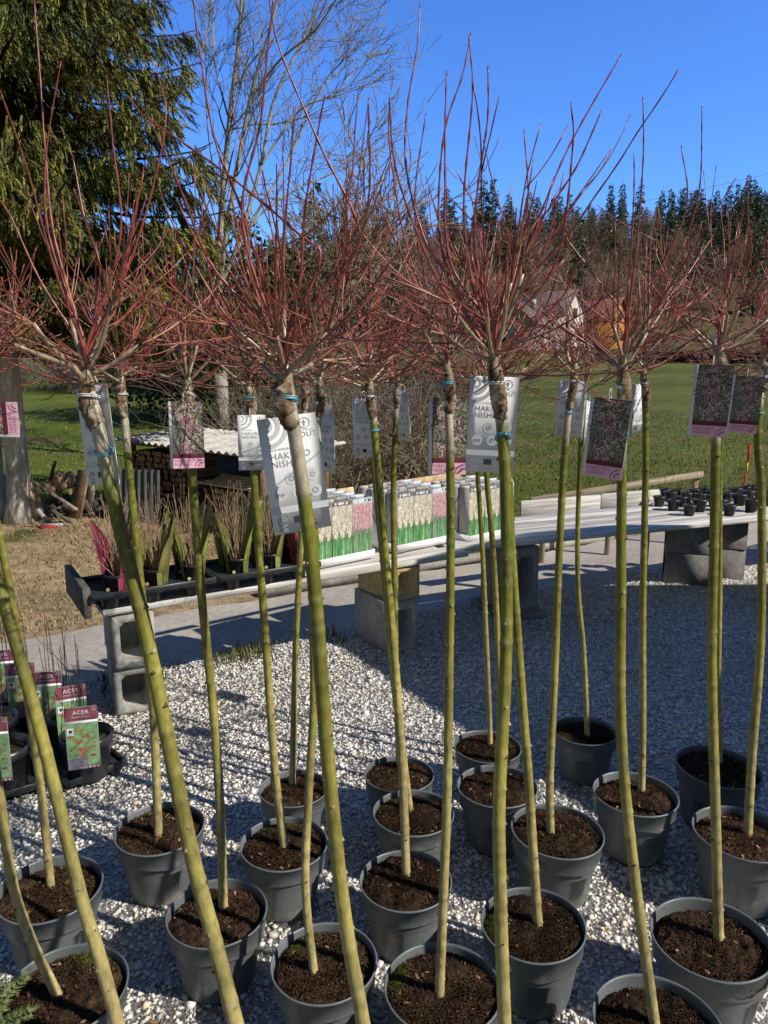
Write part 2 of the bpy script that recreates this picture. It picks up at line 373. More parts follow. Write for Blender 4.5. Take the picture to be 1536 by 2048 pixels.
# blades of dry grass on the verge and green grass on the meadow
def blades(name, pts, cols, h, label, cat, lean=.6, wdt=.0045):
    n = len(pts)
    tv = np.array([[-1, 0, 0], [1, 0, 0], [.7, .15, .55], [0, .5, 1.0], [-.7, .15, .55]], float)
    tf4 = np.array([[0, 1, 2, 4]]); tf3 = np.array([[4, 2, 3]])
    th = rng.uniform(0, 2 * np.pi, n); hh = h * rng.uniform(.5, 1.4, n)
    m = np.zeros((n, 3, 3)); ww = wdt * rng.uniform(.6, 1.4, n); le = lean * hh * rng.uniform(.3, 1.6, n)
    m[:, 0, 0] = np.cos(th) * ww; m[:, 1, 0] = np.sin(th) * ww
    m[:, 0, 1] = -np.sin(th) * le; m[:, 1, 1] = np.cos(th) * le; m[:, 2, 2] = hh
    vv = np.einsum('nij,kj->nki', m, tv) + pts[:, None]
    q = MB(); c5 = np.repeat(cols, 5, 0)
    b = (np.arange(n) * 5)[:, None, None]
    q.add(vv.reshape(-1, 3), (tf4[None] + b).reshape(-1, 4), c5); base = q.n - len(c5)
    q.f.append((tf3[None] + b).reshape(-1, 3) + base); q.mi.append(np.zeros(n))
    return tag(q.build(name, 'straw'), label, cat, kind='stuff')
n = 26000
S = rng.uniform(-6, 3.0, n); D = rng.uniform(2.2, 6.0, n); p = np.array([TP(a, b, 0) for a, b in zip(S, D)]); p[:, 2] = tz(p[:, 0], p[:, 1]) + .018
k = (np.sin(p[:, 0] * 1.7) + np.sin(p[:, 1] * 2.1 + p[:, 0]) + rng.normal(0, .7, n) > -.3); p = p[k]
mixg = (rng.random((len(p), 1)) < .28)
c = np.where(mixg, np.array([[.10, .13, .03]]), np.array([[.36, .27, .15]])) * rng.uniform(.5, 1.25, (len(p), 1))
blades('dry_grass', p, c, .035, 'short dry grass and litter on the earth verge', 'dry grass', 1.4, .005)
n = 60000
Yv = 6.4 + 16 * rng.random(n) ** 1.5; Xv = rng.uniform(-.56, .56, n) * (Yv + 1)
p = np.stack([Xv, Yv, tz(Xv, Yv)], -1); dn = (p - P0) @ Nn
k = (dn > 2.3) & ((Xv > .2 + rng.normal(0, .3, n)) | (Yv > 9.6 + rng.normal(0, .4, n))); p = p[k]
c = np.array([.12, .145, .036]) * rng.uniform(.6, 1.5, (len(p), 1)) * np.where(rng.random((len(p), 1)) < .15, np.array([[1.9, 1.35, 1.6]]), 1)
blades('grass', p, c, .04, 'short green meadow grass beyond the path', 'grass', .9, .007)
# weeds at the gravel edge
n = 900; s_ = rng.uniform(-.1, 1.5, n); p = np.array([TP(a, .42 + rng.normal(0, .07), .012) for a in s_]); p += rng.normal(0, .01, p.shape) * [1, 1, 0]
k = np.sin(s_ * 9) + rng.normal(0, .4, n) > .2
blades('edge_weeds', p[k], np.array([.15, .15, .05]) * rng.uniform(.5, 1.4, (k.sum(), 1)), .07, 'sparse green weeds along the gravel edge by the path', 'weeds', .8, .004)

# ------------------------------------------------------------------ willow standards
POTH = .22
def make_pot():
    r = .14
    prof = [(.30 * r, .004), (.70 * r, .002), (.735 * r, .010), (.75 * r, .02), (.90 * r, POTH * .698), (.902 * r, POTH * .70), (.962 * r, POTH * .706), (.968 * r, POTH * .725),
            (.985 * r, POTH * .965), (1.015 * r, POTH * .972), (1.02 * r, POTH * .988), (1.008 * r, POTH), (.985 * r, POTH * .997), (.975 * r, POTH * .97), (.955 * r, POTH * .80), (.86 * r, POTH * .55)]
    q = MB(); q.lathe(prof, 72, col=(.1, .1, .1)); v_ = q.v[0]; a_ = np.arctan2(v_[:, 1], v_[:, 0]); rim_ = (v_[:, 2] > POTH * .69) & (v_[:, 2] < POTH * .735) & (np.hypot(v_[:, 0], v_[:, 1]) > .9 * r); v_[rim_, 2] += -.007 + .011 * np.abs(np.sin(a_[rim_] * 2)) ** .7
    # the scalloped lower edge of the collar: a shallow notch band on two sides
    return q
POTMESH = None
def pot_obj(root, rad, tilt=(0, 0), spin=0):
    global POTMESH
    if POTMESH is None:
        o = make_pot().build('pot', 'pot', None, True); POTMESH = o.data
        o.parent = root
    else:
        o = bpy.data.objects.new('pot', POTMESH); COL.objects.link(o); o.parent = root
    k = rad / .14; o.scale = (k, k, k); o.rotation_euler = (tilt[0], tilt[1], spin); return o
SOILS = []
def soil_mesh(seed):
    r = np.random.default_rng(seed); q = MB()
    nr, na = 34, 80
    rad = np.linspace(0, .1322, nr); th = np.arange(na) / na * 2 * np.pi
    RR, TT = np.meshgrid(rad, th, indexing='ij'); x = RR * np.cos(TT); y = RR * np.sin(TT)
    z = np.zeros_like(x)
    for k in range(26):
        fx, fy = r.normal(0, 1, 2) * (12 * 1.13 ** k); z += np.sin(x * fx + y * fy + r.uniform(0, 6.3)) * .0026 / (1 + .06 * k)
    z += -.010 * (RR / .13) ** 6 + r.normal(0, .0022, z.shape); z += .204
    z[0] = z[0].mean()
    t = r.uniform(.6, 1.4, x.shape)[..., None]
    c = np.array([.040, .0245, .0150]) * t
    i = (np.arange(nr - 1)[:, None] * na + np.arange(na)[None]).reshape(-1); j = (np.arange(nr - 1)[:, None] * na + (np.arange(na)[None] + 1) % na).reshape(-1)
    q.add(np.stack([x, y, z], -1).reshape(-1, 3), np.stack([i, i + na, j + na, j], -1), c.reshape(-1, 3))
    # peat fibres and crumbs
    n = 3600
    a = r.uniform(0, 6.283, n); rr = .129 * np.sqrt(r.random(n)); d = r.normal(size=(n, 3)) * [1, 1, .45]
    m = frames(d, r); ln = r.uniform(.003, .014, n); wd = r.uniform(.00035, .0008, n)
    m = m * np.stack([wd, wd, ln], -1)[:, None]
    tv = np.array([[-1, -.6, -.5], [1, -.6, -.5], [0, 1, -.5], [0.3, 0.2, .5]]); tf = np.array([[0, 1, 3], [1, 2, 3], [2, 0, 3], [0, 2, 1]])
    cc = np.array([.13, .072, .038]) * r.uniform(.3, 1.7, (n, 1)); pale = r.random(n) < .05; cc[pale] = np.array([.22, .16, .10]) * r.uniform(.5, 1.2, (pale.sum(), 1))
    zz = .208 - .010 * (rr / .13) ** 6 + r.uniform(-.004, .006, n)
    q.inst(tv, tf, m, np.stack([rr * np.cos(a), rr * np.sin(a), zz], -1), cc)
    n = 1800
    a = r.uniform(0, 6.283, n); rr = .129 * np.sqrt(r.random(n)); m = rotmats(n, r=r) * r.uniform(.0012, .0042, n)[:, None, None]
    tv = np.array([[1, 0, -.6], [-.6, .8, -.5], [-.5, -.9, -.4], [0, 0, .9]])
    q.inst(tv, tf, m, np.stack([rr * np.cos(a), rr * np.sin(a), .207 - .010 * (rr / .13) ** 6 + r.uniform(-.002, .004, n)], -1), np.array([.030, .018, .011]) * r.uniform(.4, 1.9, (n, 1)))
    for k in range(22):   # bark chips and dead leaf bits
        a = r.uniform(0, 6.283); rr_ = .122 * math.sqrt(r.random()); L_ = r.uniform(.005, .016); W_ = L_ * r.uniform(.3, .6)
        q.box((rr_ * math.cos(a), rr_ * math.sin(a), (.2115) - .010 * (rr_ / .13) ** 6), (L_, W_, .0018), 0, np.array([.20, .12, .07]) * r.uniform(.4, 1.9), rot=Euler((r.normal(0, .4), r.normal(0, .4), r.uniform(0, 6))))
    if seed % 2:          # a patch of moss at the rim
        n = 700; a0 = r.uniform(0, 6.283); a = a0 + r.normal(0, .22, n); rr = np.clip(.112 + r.normal(0, .012, n), 0, .13); m = rotmats(n, r=r) * r.uniform(.0012, .003, n)[:, None, None]
        q.inst(np.array([[1, 0, -.6], [-.6, .8, -.5], [-.5, -.9, -.4], [0, 0, 1.3]]), tf, m, np.stack([rr * np.cos(a), rr * np.sin(a), .210 - .010 * (rr / .13) ** 6 + r.uniform(-.001, .003, n)], -1), np.array([.10, .12, .02]) * r.uniform(.5, 1.5, (n, 1)))
    return q
for k in range(4):
    o = soil_mesh(50 + k).build('soil', 'soil', None, False); SOILS.append(o.data); bpy.data.objects.remove(o)
def soil_obj(root, rad, k, tilt=(0, 0)):
    o = bpy.data.objects.new('soil', SOILS[k % 4]); COL.objects.link(o); o.parent = root
    s = rad / .14; o.scale = (s, s, s * float(rng.uniform(.955, 1.02))); o.rotation_euler = (tilt[0], tilt[1], k * 1.7); return o

def trunk_mesh(mb, path, rad, seed, pale=.12):
    r = np.random.default_rng(seed)
    n = 240; p = spline(path, n); t = np.linspace(0, 1, n)
    p = p + np.stack([np.sin(t * 9 + seed) * .0018, np.cos(t * 11 + seed) * .0018, 0 * t], -1)
    rr = rad * (1.10 - .24 * t); rr[:6] *= [1.14, 1.11, 1.08, 1.05, 1.03, 1.01]
    up = np.array([.135, .140, .015]); mid = np.array([.245, .22, .042]); low = np.array([.49, .40, .185]); pl = np.array([.40, .36, .27])
    warm = r.uniform(-.12, .22)
    c = np.where(t[:, None] < .55, lerp(low, mid, (np.clip(t / .55 + warm * .5, 0, 1))[:, None]), lerp(mid, up, np.clip((t - .55) / .22, 0, 1)[:, None]))
    c = lerp(c, pl, sm(1 - pale - .02, 1 - pale + .01, t + .015 * np.sin(t * 60))[:, None])
    c *= (1 + .12 * np.sin(t * 23 + seed))[:, None]
    L = np.linalg.norm(np.diff(p, axis=0), axis=1).sum(); at = .02
    nodes_ = []
    while at < L - .03: nodes_.append(at / L); at += r.uniform(.022, .075)
    for q in nodes_:
        am = r.uniform(.15, 1.0); g = np.exp(-((t - q) / .0035) ** 2); rr = rr * (1 + .09 * am * g); c = c * (1 - .28 * am * g[:, None]) + .28 * am * g[:, None] * np.array([.42, .36, .20]); g2_ = np.exp(-((t - q + .008) / .004) ** 2); c = c * (1 - .16 * am * g2_[:, None])
    mb.tube(p, rr, 14, c)
    # little bud scars
    for q in nodes_:
        i = int(q * (n - 1)); a = r.uniform(0, 6.283); d = np.array([math.cos(a), math.sin(a) , .15])
        b = p[i] + d * rr[i] * .86; s = rad * r.uniform(.28, .55)
        tv = np.array([[1, 0, -.3], [0, 1, -.3], [-1, 0, -.3], [0, -1, -.3], [.3, .2, .9], [0, 0, -1]]) * s
        mb.add(tv + b, np.array([[0, 1, 4], [1, 2, 4], [2, 3, 4], [3, 0, 4], [1, 0, 5], [2, 1, 5], [3, 2, 5], [0, 3, 5]]), np.array([.34, .27, .15]) if r.random() < .6 else np.array([.07, .05, .02]))
    return p, rr

def shoot(mb, p0, d0, L, r0, r1, seed_r, curve=.55, c0=(.2, .09, .05), c1=(.14, .02, .022), up=np.array([0, 0, 1.0]), sides=5, sag=0.0):
    r = seed_r; n = max(5, int(L / .022)); t = np.linspace(0, 1, n)
    d0 = d0 / np.linalg.norm(d0)
    wob = np.cumsum(r.normal(0, .055, (n, 3)), 0)
    d = d0[None] * (1 - curve * t)[:, None] + up[None] * (curve * t)[:, None] + wob * .6 - np.array([0, 0, sag])[None] * (t ** 1)[:, None]
    d /= np.linalg.norm(d, axis=1, keepdims=True)
    p = p0 + np.vstack([np.zeros(3), np.cumsum(d[:-1], 0)]) * (L / (n - 1))
    rr = lerp(r0, r1, t ** .8)
    k = np.arange(n); node = (k % 2 == 1); rr = rr * np.where(node & (k > 1), 1.42, 1.0)
    c = lerp(np.array(c0), np.array(c1), np.clip(t * 1.5, 0, 1)[:, None]) * np.where(node, 1.15, 1)[:, None]
    mb.tube(p, rr, sides, c)
    return p, d
def crown_mesh(mb, g, seed, size=1.0, dens=1.0, longs=(), stem_r=.0062, wide=1.0):
    r = np.random.default_rng(seed)
    tan = np.array([.44, .33, .21]); red = np.array([.255, .062, .036]); dkr = np.array([.16, .028, .022]); org = np.array([.43, .18, .075]); dk = np.array([.06, .028, .022])
    def pick():
        u = r.random()
        a = lerp(tan, org, r.random()) * r.uniform(.6, 1.0) if u < .40 else (lerp(red, org, r.random() * .6) * r.uniform(.75, 1.2) if u < .82 else dk * r.uniform(.8, 1.6))
        b = lerp(dkr, red, r.random()) * r.uniform(.8, 1.5)
        return a, b
    ns = int(round(7 * dens)) if dens > .6 else 5
    for k in range(ns):
        az = k / ns * 2 * np.pi + r.normal(0, .3); po = R(r.uniform(18, 78))
        d = np.array([math.cos(az) * math.sin(po), math.sin(az) * math.sin(po), math.cos(po)])
        L = r.uniform(.06, .15) * size; z0 = g + np.array([0, 0, r.uniform(-.012, .02)])
        p, dd = shoot(mb, z0, d, L, stem_r * r.uniform(.75, 1.15), stem_r * .62, r, .25, tan * .8, tan * .6, sides=7)
        m = int(r.integers(4, 8) * dens)
        for j in range(m):
            i = -1 if j < 2 else int(r.integers(len(p) // 2, len(p)))
            az2 = az + r.normal(0, .55); po2 = np.clip(po + R(r.normal(6, 20)), R(6), R(92))
            d2 = np.array([math.cos(az2) * math.sin(po2) * wide, math.sin(az2) * math.sin(po2) * wide, math.cos(po2)])
            L2 = np.clip(r.lognormal(math.log(.18), .36), .07, .40) * size
            a, b = pick()
            q, qd = shoot(mb, p[i], d2, L2, r.uniform(.0012, .0024), .0008, r, r.uniform(.05, .62), a, b)
            for s_ in range(int(r.integers(0, 4))):
                ii = int(r.integers(max(1, len(q) // 5), max(2, int(len(q) * .75))))
                d3 = qd[ii] + r.normal(0, .42, 3); a, b = pick()
                shoot(mb, q[ii], d3, r.uniform(.05, .20) * size, .0013, .0007, r, .4, a, b, sides=4)
    for k in range(int(9 * dens)):       # fine low twigs, near level or hanging
        az = r.uniform(0, 6.283); po = R(r.uniform(58, 102)); d = np.array([math.cos(az) * math.sin(po), math.sin(az) * math.sin(po), math.cos(po)])
        a, b = pick(); a = a * .7
        q, qd = shoot(mb, g + np.array([0, 0, r.uniform(-.02, .035)]), d, r.uniform(.10, .27) * size, .0019, .0008, r, r.uniform(.1, .55), a, b, sides=4, sag=r.uniform(0, .25))
        if r.random() < .6:
            ii = len(q) // 2; shoot(mb, q[ii], qd[ii] + r.normal(0, .5, 3), r.uniform(.05, .12), .0012, .0007, r, .4, a, b, sides=4)
    for lg in longs:                       # individually placed long shoots
        n = max(12, int(len(lg) * 7)); p = spline(lg, n); t = np.linspace(0, 1, n); k = np.arange(n)
        rr = lerp(.0027, .0010, t) * np.where(k % 3 == 2, 1.55, 1.0)
        mb.tube(p, rr, 6, lerp(red * 1.1, dkr * 1.3, t[:, None]))

# (pot centre x, y, width) | trunk path in pixels, base first, graft last | trunk width px | graft depth offset | crown size, density | label
W = [
 (None, [(540, 2300), (470, 2048), (425, 1870), (380, 1690), (300, 1300), (240, 1060), (205, 900), (170, 755)], 34, .22, 1.0, 1.0, 'leaning thick stemmed willow crossing the front left, grey tag marked OUT under its knobbly graft'),
 (None, [(757, 2274), (725, 2048), (690, 1830), (655, 1500), (625, 1150), (600, 950), (570, 752)], 32, .0, 1.0, 1.1, 'willow with thick olive stem in front of the big tilted white HAKURO NISHIKI tag'),
 (None, [(305, 2300), (205, 1930), (165, 1800), (90, 1500), (20, 1250), (-50, 1020), (-130, 760)], 28, .25, 1.0, .9, 'thick stemmed willow leaning out of the left edge, passing in front of two left pots'),
 ((130, 1990, 236), [(125, 2000), (60, 1870), (25, 1760), (0, 1600), (-50, 1300), (-110, 1000), (-150, 765)], 21, .1, .9, .9, 'potted willow in the lowest left pot with a bit of blue tie on its soil'),
 ((100, 1783, 196), [(103, 1775), (85, 1600), (70, 1500), (40, 1300), (5, 1100), (-30, 920), (-30, 750)], 17, .05, .9, .9, 'potted willow in the left edge pot with slim green stem bending off the picture'),
 ((320, 1662, 172), [(318, 1680), (310, 1500), (300, 1350), (275, 1100), (255, 900), (243, 765)], 18, .1, .9, 1.0, 'potted willow at left just behind the leaning thick stem, its pot alone on sunlit gravel'),
 ((433, 1828, 196), [(447, 1815), (438, 1600), (425, 1400), (405, 1200), (385, 960), (375, 765)], 20, .05, .9, 1.0, 'potted willow with dark upright stem and pink flower photo tag hanging in full sun'),
 ((566, 1690, 172), [(570, 1700), (550, 1550), (530, 1250), (510, 1000), (497, 770)], 18, .05, .85, .9, 'potted willow whose white tag carries crossed twig shadows beside the shed roof'),
 ((588, 1570, 136), [(583, 1560), (592, 1300), (600, 1120), (606, 950), (610, 760)], 14, .05, .9, .9, 'willow with thin dark stem, rearmost pot left of centre behind the thick olive stem'),
 ((650, 1925, 210), [(628, 1945), (612, 1780), (618, 1600), (627, 1400), (624, 1200), (632, 1000), (640, 770)], 18, .15, .9, .9, 'potted willow with pale tan lower stem beside the thick olive stem at front centre'),
 ((797, 1546, 138), [(800, 1530), (791, 1300), (787, 1000), (796, 765)], 14, .08, .85, .9, 'potted willow with straight shaded dark stem in the rearmost centre pot'),
 ((826, 1628, 160), [(823, 1625), (806, 1500), (785, 1350), (766, 1120), (745, 900), (728, 770)], 14, .12, .85, .9, 'potted willow leaning left from the centre pot with a green moss patch at its rim'),
 ((812, 1762, 182), [(814, 1755), (807, 1600), (795, 1400), (780, 1200), (757, 950), (738, 770)], 18, .2, .95, 1.0, 'potted willow with speckled stem and flaking brown graft before the shaded HAKURO NISHIKI tag'),
 ((884, 1985, 232), [(878, 2005), (885, 1800), (897, 1500), (901, 1200), (899, 950), (893, 735)], 20, .12, 1.0, 1.05, 'front centre potted willow, pink half sunlit tag behind its blue tied graft'),
 ((974, 1493, 132), [(980, 1492), (977, 1400), (968, 1150), (955, 960), (945, 770)], 11, .05, .8, .9, 'potted willow in the rear pot that is half hidden by the thick pale stem'),
 (None, [(1018, 2350), (1010, 2048), (1003, 1800), (999, 1600), (1010, 1300), (1012, 1000), (1005, 850), (990, 725)], 29, .24, 1.0, 1.12, 'willow with the thick pale tan stem, broad dark red crown and large bluish tag'),
 ((996, 1580, 158), [(1008, 1585), (997, 1320), (985, 1100), (974, 950), (966, 770)], 13, .05, .85, .9, 'potted willow with thin stem just left of the thick pale stem, twig stubs in pot'),
 ((1069, 1852, 204), [(1079, 1858), (1060, 1600), (1043, 1400), (1030, 1200), (1020, 1000), (1012, 775)], 20, .12, .9, .9, 'potted willow right of the thick pale stem with a tuft of grass at its foot'),
 ((1110, 1672, 180), [(1104, 1682), (1100, 1550), (1110, 1300), (1120, 1100), (1132, 870), (1148, 740)], 17, .1, .9, 1.0, 'potted willow curving right in front of a shaded grey tag marked OUT against the meadow'),
 ((1172, 1461, 124), [(1176, 1468), (1166, 1300), (1156, 1150), (1160, 900), (1168, 780)], 11, .05, .85, .9, 'potted willow in the rearmost pot standing alone on shaded gravel right of centre'),
 ((1270, 1596, 162), [(1283, 1588), (1286, 1300), (1290, 900), (1288, 745)], 15, .05, .9, 1.0, 'potted willow with pale straight stem, greenish tape at the graft, bright white tag behind it'),
 ((1315, 2062, 250), [(1312, 2060), (1270, 1750), (1243, 1450), (1240, 1150), (1243, 960), (1247, 735)], 23, .15, .95, 1.05, 'front right potted willow leaning left with big shaded pink tag hung low before its stem'),
 ((1425, 1892, 226), [(1438, 1890), (1432, 1600), (1422, 1300), (1430, 1000), (1440, 705)], 21, .1, 1.0, 1.05, 'potted willow in the large right pot with upright stem and high shaded pink tag'),
 ((1432, 1545, 160), [(1441, 1538), (1437, 1300), (1440, 1000), (1446, 760)], 12, .05, .8, .8, 'potted willow with thin dark stem hidden behind the upright right stem'),
 ((1484, 1682, 188), [(1497, 1682), (1505, 1500), (1521, 1250), (1525, 1000), (1516, 880), (1522, 728)], 18, .1, .9, 1.0, 'potted willow at the right edge with pale peeling stem and small shaded pink tag'),
]
# long shoots drawn out of particular crowns: tree index -> pixel polylines (base first)
LONG = {
 15: [[(950, 660), (900, 560), (850, 480), (813, 340), (815, 215), (835, 90), (840, 5)], [(965, 650), (905, 560), (878, 450), (888, 270), (925, 150), (942, 65)], [(975, 660), (940, 540), (928, 400), (945, 190), (938, 75)],
      [(985, 640), (950, 500), (955, 380), (975, 240), (976, 132)], [(1000, 650), (1040, 540), (1100, 380), (1150, 270), (1243, 108)], [(1005, 650), (1060, 480), (1110, 400), (1155, 330), (1203, 222)], [(995, 640), (1030, 500), (1056, 400), (1048, 258)],
      [(980, 650), (900, 520), (890, 310), (893, 142)], [(1003, 660), (1110, 530), (1145, 300), (1142, 205)], [(985, 690), (900, 600), (840, 480), (790, 330), (779, 195)], [(1010, 690), (1120, 600), (1160, 520), (1225, 460)]],
 1: [[(575, 690), (660, 470), (730, 420), (690, 440), (640, 300), (565, 110), (540, -5)][:1] + [(660, 560), (720, 470), (640, 290), (560, 100), (538, -5)], [(560, 690), (500, 520), (485, 400), (520, 250), (533, 120), (548, -10)], [(555, 690), (505, 560), (490, 440), (430, 280), (397, 85), (386, -10)],
     [(575, 680), (640, 520), (600, 470), (450, 345), (300, 240), (260, 200)], [(570, 690), (600, 560), (610, 420), (640, 240), (650, 190)], [(580, 690), (680, 560), (735, 420), (737, 195)], [(560, 680), (430, 540), (370, 400), (345, 340), (300, 240)]],
 0: [[(165, 690), (110, 540), (55, 340), (0, 180)], [(170, 690), (100, 480), (90, 350), (100, 250), (122, 122)], [(172, 700), (110, 480), (92, 320), (80, 150), (68, -5)], [(175, 690), (240, 480), (225, 280), (213, 150)], [(178, 690), (262, 520), (330, 260), (312, 130)], [(160, 690), (80, 560), (20, 430), (-10, 390)],
     [(180, 690), (200, 540), (170, 440), (145, 310)], [(178, 700), (240, 570), (280, 380), (288, 330)]],
 21: [[(1252, 640), (1262, 500), (1268, 380), (1268, 305)], [(1255, 650), (1272, 500), (1281, 400), (1287, 300), (1286, 195)], [(1258, 650), (1340, 500), (1375, 400), (1362, 290)], [(1250, 640), (1180, 540), (1130, 470), (1125, 420)]],
 22: [[(1438, 640), (1385, 520), (1375, 480), (1400, 370), (1404, 212)], [(1442, 640), (1500, 520), (1496, 440), (1495, 350)], [(1440, 640), (1470, 500), (1490, 400)], [(1436, 650), (1345, 620), (1440, 600), (1536, 585)]],
 12: [[(735, 690), (700, 560), (712, 400), (737, 200)], [(738, 690), (770, 500), (780, 330)]],
 13: [[(893, 700), (850, 560), (830, 400), (852, 225)], [(890, 690), (815, 500), (780, 300), (779, 200)]],
}
POS = []; TREES = []
for idx, (pot, path, wpx, dY, csz, cden, lab) in enumerate(W):
    bx, by = path[0]; b = G(bx, by, .206)
    if pot:
        pc = G(pot[0], pot[1], POTH); rad = float(np.clip(pot[2] * depth(pc) / F / 2, .118, .152))
    else:
        pc = b + np.array([.01, .02, 0]); rad = .142
    root = empty('potted_willow', (pc[0], pc[1], .012), lab, 'potted tree', 'potted willow standards in grey pots')
    k = rad / .14; dz = (POTH * k - POTH)
    tl_ = (rng.normal(0, .012), rng.normal(0, .012)); pot_obj(root, rad, tl_, rng.uniform(0, 6)); soil_obj(root, rad, idx, tl_)
    gx, gy = path[-1]; Yg = b[1] + dY
    pts = []
    for (x, y) in path:
        t = (by - y) / (by - gy); pts.append(A(x, y, lerp(b[1], Yg, t)))
    pts = np.array(pts)
    pts[0, 2] -= .02
    rad_t = .90 * wpx * depth(lerp(pts[0], pts[-1], .45)) / F / 2
    mb = MB(); tp, tr = trunk_mesh(mb, pts, rad_t, 100 + idx, pale=rng.uniform(.08, .125)); tr_o = mb.build('trunk', 'bark', root, True)
    # graft: knobbly, flaking callus just under the crown
    g = tp[-1]; r2 = np.random.default_rng(300 + idx)
    L = .095 * r2.uniform(.7, 1.3); i0 = int(np.searchsorted(-np.abs(np.linalg.norm(tp - g, axis=1)), -L)); i0 = min(max(i0, 170), 234)
    seg = spline(tp[i0:][::max(1, (240 - i0) // 6)], 34); tt = np.linspace(0, 1, 34)
    off = (np.sin(tt * np.pi) ** .7)[:, None] * np.array([r2.normal(0, .45), -abs(r2.normal(0, .35)), 0]) * rad_t
    rr = rad_t * (.98 + .24 * np.sin(np.pi * np.clip(tt * 1.05, 0, 1)) * r2.uniform(.6, 1.2)) * (1 + r2.normal(0, .04, 34) + .04 * np.sin(tt * 17 + idx))
    cb = np.array([.16, .095, .045]); cp = np.array([.36, .32, .25])
    mb = MB(); mb.tube(seg + off, rr, 18, lerp(cb, cp, np.clip(r2.normal(.2, .25, 34) + .35 * np.sin(tt * 9 + idx), 0, 1)[:, None]))
    aa = np.tile(np.arange(18) / 18 * 6.283, 34); th_ = np.repeat(tt, 18); k_ = np.clip(.30 + .42 * np.sin(aa * 2 + idx + 2.2 * np.sin(th_ * 5 + idx)) + r2.normal(0, .18, 18 * 34), 0, 1)
    mb.c[0] = lerp(cb, cp, k_[:, None]) * (1 - .65 * (np.abs(((aa + .5 * np.sin(th_ * 7 + idx)) % 6.283) - 4.3) < .22)[:, None])
    vv = mb.v[0]; vv += r2.normal(0, rad_t * .06, vv.shape) + rad_t * .09 * np.sin(vv[:, [1, 2, 0]] * 210 + idx)
    gr = mb.build('graft_union', 'graft', tr_o, True)
    # head knob
    mb = MB(); hp = np.array([g + np.array([0, 0, -.03]), g + np.array([0, 0, -.012]), g + np.array([0, 0, .006]), g + np.array([0, 0, .022])])
    mb.tube(spline(hp, 8), rad_t * np.array([.85, .9, .95, 1.0, .98, .85, .7, .45]), 10, np.array([.27, .215, .13])); 
    longs = []
    rl = np.random.default_rng(800 + idx)
    for pl in LONG.get(idx, []):
        y0 = g[1] + rl.uniform(-.02, .02); y1 = g[1] + rl.uniform(-.12, .12)
        longs.append([g + np.array([0, 0, .005])] + [A(x, y, lerp(y0, y1, (q + 1) / len(pl))) for q, (x, y) in enumerate(pl)])
    for nrand in range(2 if idx not in LONG and g[1] > 2.0 else 0):
        az = rl.uniform(0, 6.283); d = np.array([math.cos(az) * .25, math.sin(az) * .25, 1]); L2 = rl.uniform(.24, .38) * csz
        longs.append([g, g + d * L2 * .3 + rl.normal(0, .015, 3), g + d * L2 * .65 + rl.normal(0, .015, 3), g + d * L2])
    crown_mesh(mb, g, 500 + idx, csz, cden, longs, stem_r=float(np.clip(rad_t * .36, .0040, .0056)), wide=1.0)
    mb.build('crown', 'twig', root, True)
    # ties round the graft
    tcol = [(.75, .77, .78), (.10, .42, .55), (.62, .70, .70)]
    for q in range(1 + (idx % 3 == 0)):
        ii = [233, 217][q]; th = np.linspace(0, 2 * np.pi, 18); tl = r2.normal(0, .25)
        cx = tp[ii] + (off[-3] if q == 0 else 0); rt = rad_t * (1.15 + .2 * (1 - q))
        rp = cx + np.stack([np.cos(th) * rt, np.sin(th) * rt, np.sin(th) * rt * tl], -1)
        mb = MB(); mb.tube(rp, .0013, 5, tcol[(idx + q) % 3], cap=False)
        rp2 = rp + np.array([0, 0, .0035]); mb.tube(rp2, .0012, 5, tcol[(idx + q) % 3], cap=False)
        e = rp[4]; mb.tube([e, e + np.array([.008, -.006, .006]), e + np.array([.016, -.008, -.004])], .0010, 4, tcol[(idx + q) % 3])
        mb.build('tie', 'tie', tr_o, True)
    TREES.append((root, g, tp))
# little extras on soils
q = MB(); b = G(103, 2008, .20); th = np.linspace(0, 3.6, 12)
q.tube(b + np.stack([np.cos(th) * .012 - .004, np.sin(th) * .004, .004 + np.sin(th) * .012], -1), .0018, 5, (.12, .40, .60))
tag(q.build('tie_scrap', 'tie'), 'curl of light blue plastic tie on the soil of the lowest left pot', 'tie scrap')

# ------------------------------------------------------------------ hang tags
CW, CH = .093, .185
def card(mb, y=0.0):
    # thin card with a gentle bow and a punched corner
    n = 7; xs_ = np.linspace(-CW / 2, CW / 2, n)
    bow = .003 * (1 - (xs_ / (CW / 2)) ** 2)
    v = []
    for z in (0, -CH):
        for yy_ in (-.0006, .0006):
            for a, b_ in zip(xs_, bow): v.append([a, yy_, z])
    f = []
    for i_ in range(n - 1):
        f += [[i_, 2 * n + i_, 2 * n + i_ + 1, i_ + 1][::1], [n + i_ + 1, 3 * n + i_ + 1, 3 * n + i_, n + i_], [i_, i_ + 1, n + i_ + 1, n + i_], [2 * n + i_ + 1, 2 * n + i_, 3 * n + i_, 3 * n + i_ + 1]]
    f += [[0, n, 3 * n, 2 * n], [n - 1, 3 * n - 1, 4 * n - 1, 2 * n - 1][::-1]]
    mb.add(v, f, (.8, .8, .8))
